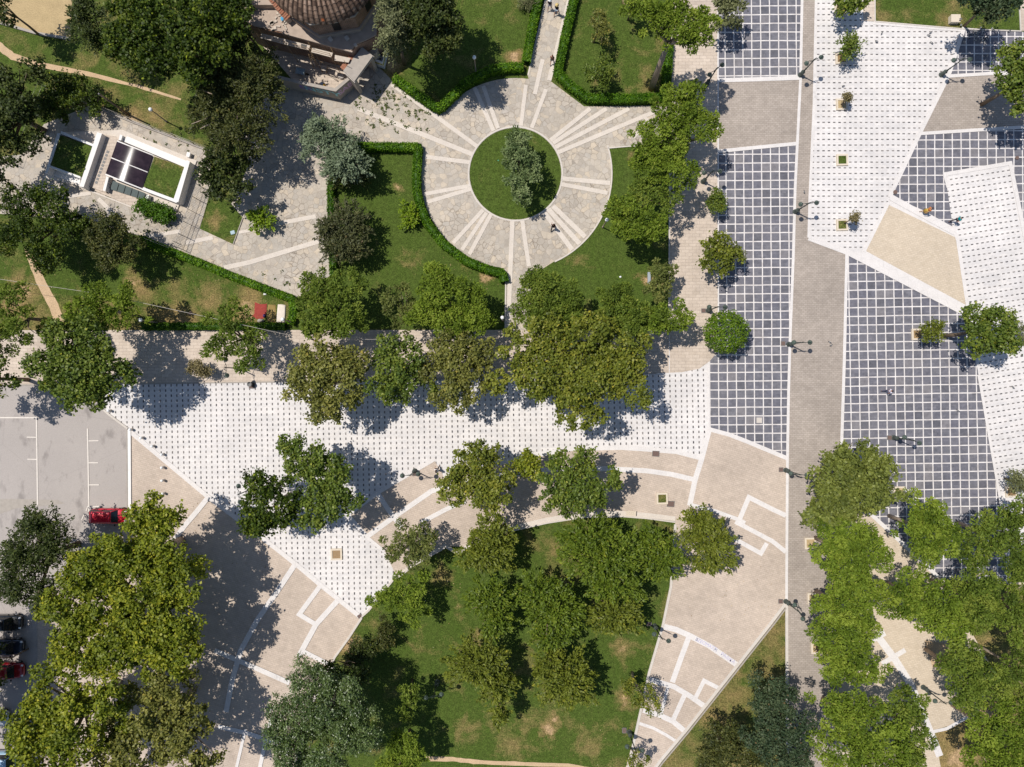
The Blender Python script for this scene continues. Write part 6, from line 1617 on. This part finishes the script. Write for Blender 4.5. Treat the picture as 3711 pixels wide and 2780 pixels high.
# big plane trees lower left
gb = 'big plane trees over the parking lot'
T('broadL', 'planeY', [(318, 1108, 46, 46), (365, 1122, 42, 44), (262, 1192, 84, 56), (350, 1190, 84, 66), (290, 1240, 110, 66), (385, 1250, 66, 66), (200, 1230, 60, 56)], 5, 11.5, 'big bright yellow green plane tree over the red car', 'plane_tree', group=gb, limbs=14, bark='barkpale', trunk_r=.45)
T('broadL', 'planeY', [(170, 1310, 72, 66), (250, 1330, 88, 66), (350, 1340, 96, 72), (400, 1380, 66, 72), (280, 1400, 100, 62), (180, 1390, 66, 56)], 5, 11, 'big plane tree in the middle of the lower left', 'plane_tree', group=gb, limbs=14, bark='barkpale', trunk_r=.45)
T('broadL', 'planeY', [(140, 1500, 72, 62), (90, 1560, 62, 66), (180, 1570, 88, 66), (120, 1630, 88, 56), (230, 1500, 60, 50)], 5.5, 12, 'yellowest plane tree in the bottom left corner', 'plane_tree', group=gb, limbs=12, bark='barkpale', trunk_r=.42)
T('broad', 'planeO', [(300, 1530, 82, 66), (370, 1480, 66, 52), (280, 1610, 88, 62), (390, 1590, 66, 66), (420, 1540, 44, 50), (440, 1640, 44, 36)], 4.5, 9.5, 'darker olive plane tree at the bottom beside the shaded arcs', 'plane_tree', group=gb, limbs=12, bark='barkpale', trunk_r=.4)
T('spikyF', 'dark', [(90, 1130, 62, 44), (60, 1190, 72, 56), (120, 1180, 54, 50), (50, 1260, 72, 62), (105, 1290, 36, 42)], 4, 9.5, 'dark drooping tree over the parking lot at the left edge', limbs=10)
T('broad', 'dark', [(2, 1420, 22, 24), (0, 1470, 15, 12)], 2.5, 6, 'dark twig tips at the left edge above the red car row', limbs=2, trunk_r=.08)
# beyond the left edge: the row that keeps the parked cars in shade
T('dense', 'dark', [(-112, 1395, 68, 66)], 3, 11, 'first shade tree beyond the left edge above the shaded cars', limbs=4)
T('dense', 'dark', [(-112, 1500, 68, 66)], 3, 11, 'second shade tree beyond the left edge beside the dark red car', limbs=4)
T('dense', 'dark', [(-112, 1610, 68, 72)], 3, 11, 'third shade tree beyond the left edge by the bottom corner', limbs=4)
# right side
T('ball', 'ball', [(1568, 717, 46, 45)], .7, 5, 'clipped bright green ball tree on the grid strip', 'ball_tree')
T('round', 'planeG', [(1546, 437, 18, 26)], .6, 2.8, 'little bush at the left edge of the grid strip', 'bush', 'bush')
T('open', 'spikyO', [(1545, 530, 34, 30), (1535, 570, 30, 32), (1568, 555, 30, 28)], 1.6, 4.6, 'olive green tree on the left edge of the grid strip')
T('sparse', 'olive', [(1588, 552, 20, 16)], 1.4, 3.4, 'thin pale twiggy tree beside the olive tree on the grid strip', base=(1570, 548))
T('spikyF', 'planeG', [(1838, 98, 31, 36)], 1.0, 3.6, 'spiky young tree in the second planter of the dotted walk', base=(1816, 127))
T('open', 'planeG', [(1838, 8, 38, 20), (1830, 22, 20, 18)], 1.0, 3.4, 'loose young tree in the top planter of the dotted walk', base=(1814, 23))
T('broadL', 'planeG', [(2190, 125, 42, 34), (2185, 180, 44, 52), (2215, 210, 40, 56)], 3.4, 7.5, 'broad leaved tree on the right edge by the grid corner', bark='bark')
T('broad', 'planeG', [(2105, 690, 38, 36), (2145, 700, 48, 42), (2110, 735, 44, 38), (2165, 740, 34, 30)], 3, 6.5, 'leafy tree casting shade on the turned white strip', bark='bark', base=(2035, 725))
T('sparse', 'olive', [(2205, 720, 24, 26)], 1.2, 3.4, 'thin olive tree at the right edge beside the leafy tree')
T('sparse', 'olive', [(2195, 1035, 26, 22), (2205, 1050, 22, 22)], 1.2, 3.2, 'grey olive sapling in a planter at the right edge')
T('fine', 'spikyO', [(2010, 716, 27, 27)], 1.0, 3.4, 'olive green young tree in the planter of the grid plaza', base=(1980, 723))
T('open', 'teal', [(2100, 8, 44, 28), (2150, 0, 50, 34), (2135, 35, 35, 25)], 3.5, 8, 'dark blue green tree on the top right lawn', base=(2083, 56), trunk_r=.14)
T('broadL', 'linden', [(1830, 985, 66, 44), (1815, 1030, 92, 56), (1850, 1060, 84, 60), (1790, 1080, 66, 52), (1880, 1010, 46, 52)], 3, 9, 'thick rounded linden tree at the side of the road', 'linden_tree', limbs=9)
gq = 'pine grove at the lower right'
T('pineC', 'pineB', [(1820, 1150, 66, 44), (1845, 1195, 74, 50), (1790, 1200, 44, 38), (1825, 1250, 58, 42)], 4.5, 9, 'pine below the linden tree at the road side', 'pine_tree', group=gq, limbs=9, bark='barkpale')
T('pineC', 'pineB', [(1990, 1100, 46, 38), (2010, 1150, 62, 50), (1965, 1130, 36, 28), (1992, 1195, 34, 32)], 4, 8.5, 'pine with a narrow top on the edge of the grid plaza', 'pine_tree', group=gq, bark='barkpale')
T('pineC', 'pine', [(2185, 1105, 42, 34), (2140, 1150, 62, 50), (2190, 1180, 52, 56), (2100, 1190, 42, 40)], 4, 9, 'pine by the lower end of the turned white strip', 'pine_tree', group=gq, limbs=8, bark='barkpale')
T('pineC', 'pineB', [(1800, 1310, 60, 46), (1865, 1285, 70, 50), (1780, 1360, 46, 36), (1838, 1350, 56, 40)], 4.5, 9, 'pine bulging over the road left of the forked white path', 'pine_tree', group=gq, limbs=9, bark='barkpale')
T('pineC', 'pineB', [(1962, 1262, 46, 40), (2000, 1304, 66, 54), (1955, 1305, 36, 30), (2040, 1345, 50, 42)], 4.5, 9.2, 'pine above the forked white path', 'pine_tree', group=gq, limbs=9, bark='barkpale')
T('pineC', 'pine', [(2100, 1262, 50, 44), (2110, 1310, 60, 50), (2068, 1300, 34, 36)], 4.5, 9.4, 'pine in the thick of the grove below the grid plaza', 'pine_tree', group=gq, limbs=8, bark='barkpale')
T('pineC', 'pine', [(2190, 1280, 50, 60), (2195, 1350, 42, 46)], 4.5, 9.4, 'pine at the right edge in the upper grove', 'pine_tree', group=gq, limbs=6, bark='barkpale')
T('pineC', 'pineB', [(1820, 1405, 62, 44), (1800, 1440, 46, 34), (1862, 1442, 52, 36)], 4.2, 8.4, 'pine rising from the planter beside the road', 'pine_tree', group=gq, base=(1766, 1400), bark='bark', limbs=8)
T('pineC', 'pine', [(2066, 1420, 66, 44), (2110, 1460, 56, 46), (2075, 1490, 50, 42)], 4.4, 8.8, 'pine right of the forked white path', 'pine_tree', group=gq, limbs=8, bark='barkpale')
T('pineC', 'pine', [(2195, 1440, 44, 60)], 4.4, 8.8, 'pine at the right edge beside the bare earth gaps', 'pine_tree', group=gq, limbs=6, bark='barkpale')
T('pineC', 'pineB', [(1800, 1520, 56, 46), (1860, 1550, 86, 56), (1820, 1610, 76, 54), (1900, 1620, 72, 46)], 4.5, 9.6, 'largest pine at the bottom of the road', 'pine_tree', group=gq, limbs=11, bark='barkpale')
T('pineC', 'pine', [(1948, 1512, 48, 38), (1962, 1565, 38, 46), (1955, 1635, 44, 38)], 4.2, 8.8, 'pine left of the small bottom clearing', 'pine_tree', group=gq, limbs=8, bark='barkpale')
T('pineC', 'pineB', [(2118, 1560, 42, 48), (2170, 1540, 52, 60), (2120, 1630, 48, 40), (2180, 1630, 52, 46)], 4.2, 9.2, 'pine filling the bottom right corner', 'pine_tree', group=gq, limbs=9, bark='barkpale')
T('fine', 'teal', [(1660, 1490, 60, 40), (1690, 1550, 60, 66), (1640, 1570, 46, 62), (1690, 1630, 62, 46)], 2.4, 7.5, 'dark blue green tree with brown tips beside the road end', limbs=9)
T('fine', 'darkO', [(1570, 1580, 52, 40), (1560, 1625, 60, 40), (1620, 1630, 36, 30)], 1.8, 6, 'dark tree with yellow leaves at the bottom of the dry triangle')
T('sparse', 'plane', [(1380, 1495, 36, 28), (1400, 1515, 30, 26), (1355, 1475, 18, 14)], 2.2, 4.4, 'thin leaning tree over the kerb of the fan', base=(1366, 1452), bark='barkpale', sway=2)
T('sparse', 'plane', [(1373, 1640, 24, 22)], 2.2, 4.4, 'little leaning tree at the bottom of the fan', base=(1362, 1615), bark='barkpale', sway=2)
T('sparse', 'dry', [(426, 794, 22, 18), (443, 803, 20, 12)], .6, 2.2, 'dry orange brown sapling on the footpath', base=(447, 802))
T('sparse', 'dry', [(1842, 472, 12, 8)], .8, 2.4, 'dead brown sapling leaning from the lowest planter of the dotted walk', base=(1822, 484))
T('sparse', 'dry', [(1828, 213, 7, 6)], .8, 2.0, 'tiny withered twig in the middle planter of the dotted walk', base=(1817, 228))

# ------------------------------------------------------------------ hedges
def hedge(pts, w, h, leaf, label, seed=1):
    rng = np.random.default_rng(seed)
    d = dense(pts, 6); L, R = offs(d, w * .84); n = len(d)
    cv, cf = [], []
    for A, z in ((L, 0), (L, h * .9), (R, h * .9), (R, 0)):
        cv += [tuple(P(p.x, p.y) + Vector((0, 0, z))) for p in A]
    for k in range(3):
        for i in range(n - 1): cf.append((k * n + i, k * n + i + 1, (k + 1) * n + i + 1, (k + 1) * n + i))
    parts = []
    for a, b in zip(pts, pts[1:]):
        A, B = P(*a), P(*b); ln = (B - A).length; dr = (B - A) / ln; sd = Vector((-dr.y, dr.x, 0)); ww = w * S
        m = int(ln * (ww + 2 * h) * 130)
        t = rng.random(m); u = rng.random(m) * (ww + 2 * h)
        lat = np.where(u < ww, u - ww / 2, np.where(u < ww + h, -ww / 2, ww / 2)); z = np.where(u < ww, h, (u - ww) % h)
        pz = np.array(A)[None] + np.outer(t * ln, dr) + np.outer(lat, sd); pz[:, 2] = z
        lump = .07 * np.sin(t * ln * 2.1 + seed) + .07 * np.sin(t * ln * 5.3 + 1) + .05 * np.sin(t * ln * 11 + 2)
        pz[:, 2] += np.where(u < ww, lump, 0); pz += rng.normal(0, .05, (m, 3))
        nn = np.where((u < ww)[:, None], np.array([0, 0, 1.0]), np.sign(lat)[:, None] * np.array(sd)[None])
        N = norm(nn + rng.normal(0, .55, (m, 3))); U = rng.normal(size=(m, 3))
        T_ = np.clip(.45 + .2 * np.sin(t * ln * .8 + seed) + .14 * np.sin(t * ln * 2.9 + 2 * seed) + rng.normal(0, .2, m), 0, .9)
        parts.append((pz, U, N, .17 * rng.uniform(.7, 1.3, m), .12 * rng.uniform(.7, 1.3, m), T_))
    o = leaf_obj('hedge', LM[leaf], parts, None, (0, 0, 0), (cv, cf))
    return tag(o, label, 'hedge', 'clipped hedges of the garden')
hedge([(1432, 292), (1586, 402), (1600, 398), (1690, 310), (1775, 265), (1850, 252), (1897, 254)], 27, .95, 'hedge', 'clipped hedge zigzagging along the north west of the round plaza', 1)
hedge([(1906, 235), (1925, 130), (1951, 0), (1985, -120)], 27, .95, 'hedge', 'clipped hedge on the left of the north path', 2)
hedge([(2110, -120), (2080, 0), (2045, 150), (2020, 275), (2062, 318), (2127, 364), (2260, 368), (2404, 362), (2414, 270), (2420, 160)], 28, .95, 'hedge', 'clipped hedge framing the north east lawn', 3)
hedge([(1200, 541), (1357, 539), (1519, 541), (1512, 640), (1514, 700), (1528, 760), (1552, 815), (1608, 888), (1692, 950), (1760, 977), (1822, 994), (1828, 1024)], 27, .95, 'hedge', 'clipped hedge curving round the west of the round plaza', 4)
hedge([(1203, 660), (1204, 760), (1207, 860), (1213, 1000), (1215, 1030)], 22, .8, 'hedgeD', 'narrow hedge between western flagstones and lush lawn', 5)
hedge([(515, 868), (588, 900), (706, 945), (838, 1000), (1000, 1062), (1066, 1086), (1071, 1140), (1056, 1176)], 24, .85, 'hedge', 'long diagonal hedge below the western flagstones', 6)
hedge([(1040, 1184), (945, 1184), (860, 1184), (640, 1184), (525, 1186)], 22, .8, 'hedgeD', 'low dark hedge along the top of the footpath', 7)

# ground cover that nobody could count
def scatter(name, mat, rects, n, size, z, label, cat, seed, tuft=1):
    rng = np.random.default_rng(seed); parts = []
    for (x0, y0, x1, y1, wgt) in rects:
        m = int(n * wgt)
        px = rng.uniform(x0, x1, m); py = rng.uniform(y0, y1, m)
        C = np.array([tuple(P(a, b)) for a, b in zip(px, py)])
        C = np.repeat(C, tuft, 0) + rng.normal(0, .09 if tuft > 1 else 0, (m * tuft, 3)) * np.array([1, 1, .2]); C[:, 2] = np.abs(C[:, 2]) + z
        k = m * tuft
        parts.append((C, rng.normal(size=(k, 3)) * np.array([1, 1, .3]), norm(np.array([0, 0, 1.]) + rng.normal(0, .3, (k, 3))), size * rng.uniform(.6, 1.4, k), size * .7 * rng.uniform(.6, 1.4, k), rng.random(k)))
    o = leaf_obj(name, mat, parts)
    return tag(o, label, cat, None, 'stuff')
scatter('weeds', LM['weed'], [(1290, 330, 1560, 480, 1.0), (1350, 300, 1480, 400, .35), (330, 690, 620, 860, .5), (440, 460, 740, 560, .3), (950, 980, 1120, 1060, .12)], 90, .17, .05, 'weeds growing between the flagstones by the church and small building', 'weeds', 5, 7)
scatter('fallen_leaves', LM['litter'], [(700, 960, 1000, 1150, .6), (0, 900, 220, 1180, .5), (1950, 2600, 2250, 2780, .2), (1540, 2050, 1700, 2400, .3), (700, 1800, 1000, 2100, 1.2), (2450, 2050, 2830, 2250, .5), (1600, 900, 1830, 1050, .6), (600, 1330, 800, 1390, .3)], 110, .11, .05, 'scattered fallen leaves on lawns and pavements', 'leaves', 6)
# ------------------------------------------------------------------ light and camera
w = bpy.data.worlds.new('World'); scene.world = w; w.use_nodes = True
nt = w.node_tree; nt.nodes.clear()
sky = nt.nodes.new('ShaderNodeTexSky'); sky.sky_type = 'NISHITA'; sky.sun_disc = False
sky.sun_elevation = math.radians(SUN_EL)
# direction towards the sun: opposite of where shadows fall
sx, sy = -math.cos(math.radians(SUN_DIR)), math.sin(math.radians(SUN_DIR))
sky.sun_rotation = math.atan2(sx, sy)
sky.air_density = 1.0; sky.dust_density = .6; sky.altitude = 50
bg = nt.nodes.new('ShaderNodeBackground'); bg.inputs[1].default_value = SKY_STR
wo = nt.nodes.new('ShaderNodeOutputWorld'); nt.links.new(sky.outputs[0], bg.inputs[0]); nt.links.new(bg.outputs[0], wo.inputs[0])
sl = bpy.data.lights.new('sun', 'SUN'); sl.energy = SUN_STR; sl.angle = math.radians(.5); sl.color = (1.0, .955, .885)
so = bpy.data.objects.new('sun', sl); COL.objects.link(so)
el = math.radians(SUN_EL); dv = Vector((sx * math.cos(el), sy * math.cos(el), math.sin(el)))
so.rotation_euler = dv.to_track_quat('Z', 'Y').to_euler(); so.location = dv * 60

cam = bpy.data.cameras.new('camera'); co = bpy.data.objects.new('camera', cam); COL.objects.link(co)
co.location = (0, 0, H); co.rotation_euler = (0, 0, 0)
cam.sensor_width = 36; cam.sensor_fit = 'HORIZONTAL'; cam.lens = 36 * H / (3711 * S)
cam.clip_start = .5; cam.clip_end = 3000
scene.camera = co
scene.render.resolution_x, scene.render.resolution_y = 1024, 767
vs_ = scene.view_settings; vs_.view_transform = 'Standard'; vs_.look = 'None'; vs_.exposure = EXPO; vs_.gamma = 1
scene.render.engine = 'CYCLES'
scene.cycles.max_bounces = 5; scene.cycles.diffuse_bounces = 3; scene.cycles.glossy_bounces = 2; scene.cycles.transmission_bounces = 3; scene.cycles.transparent_max_bounces = 4
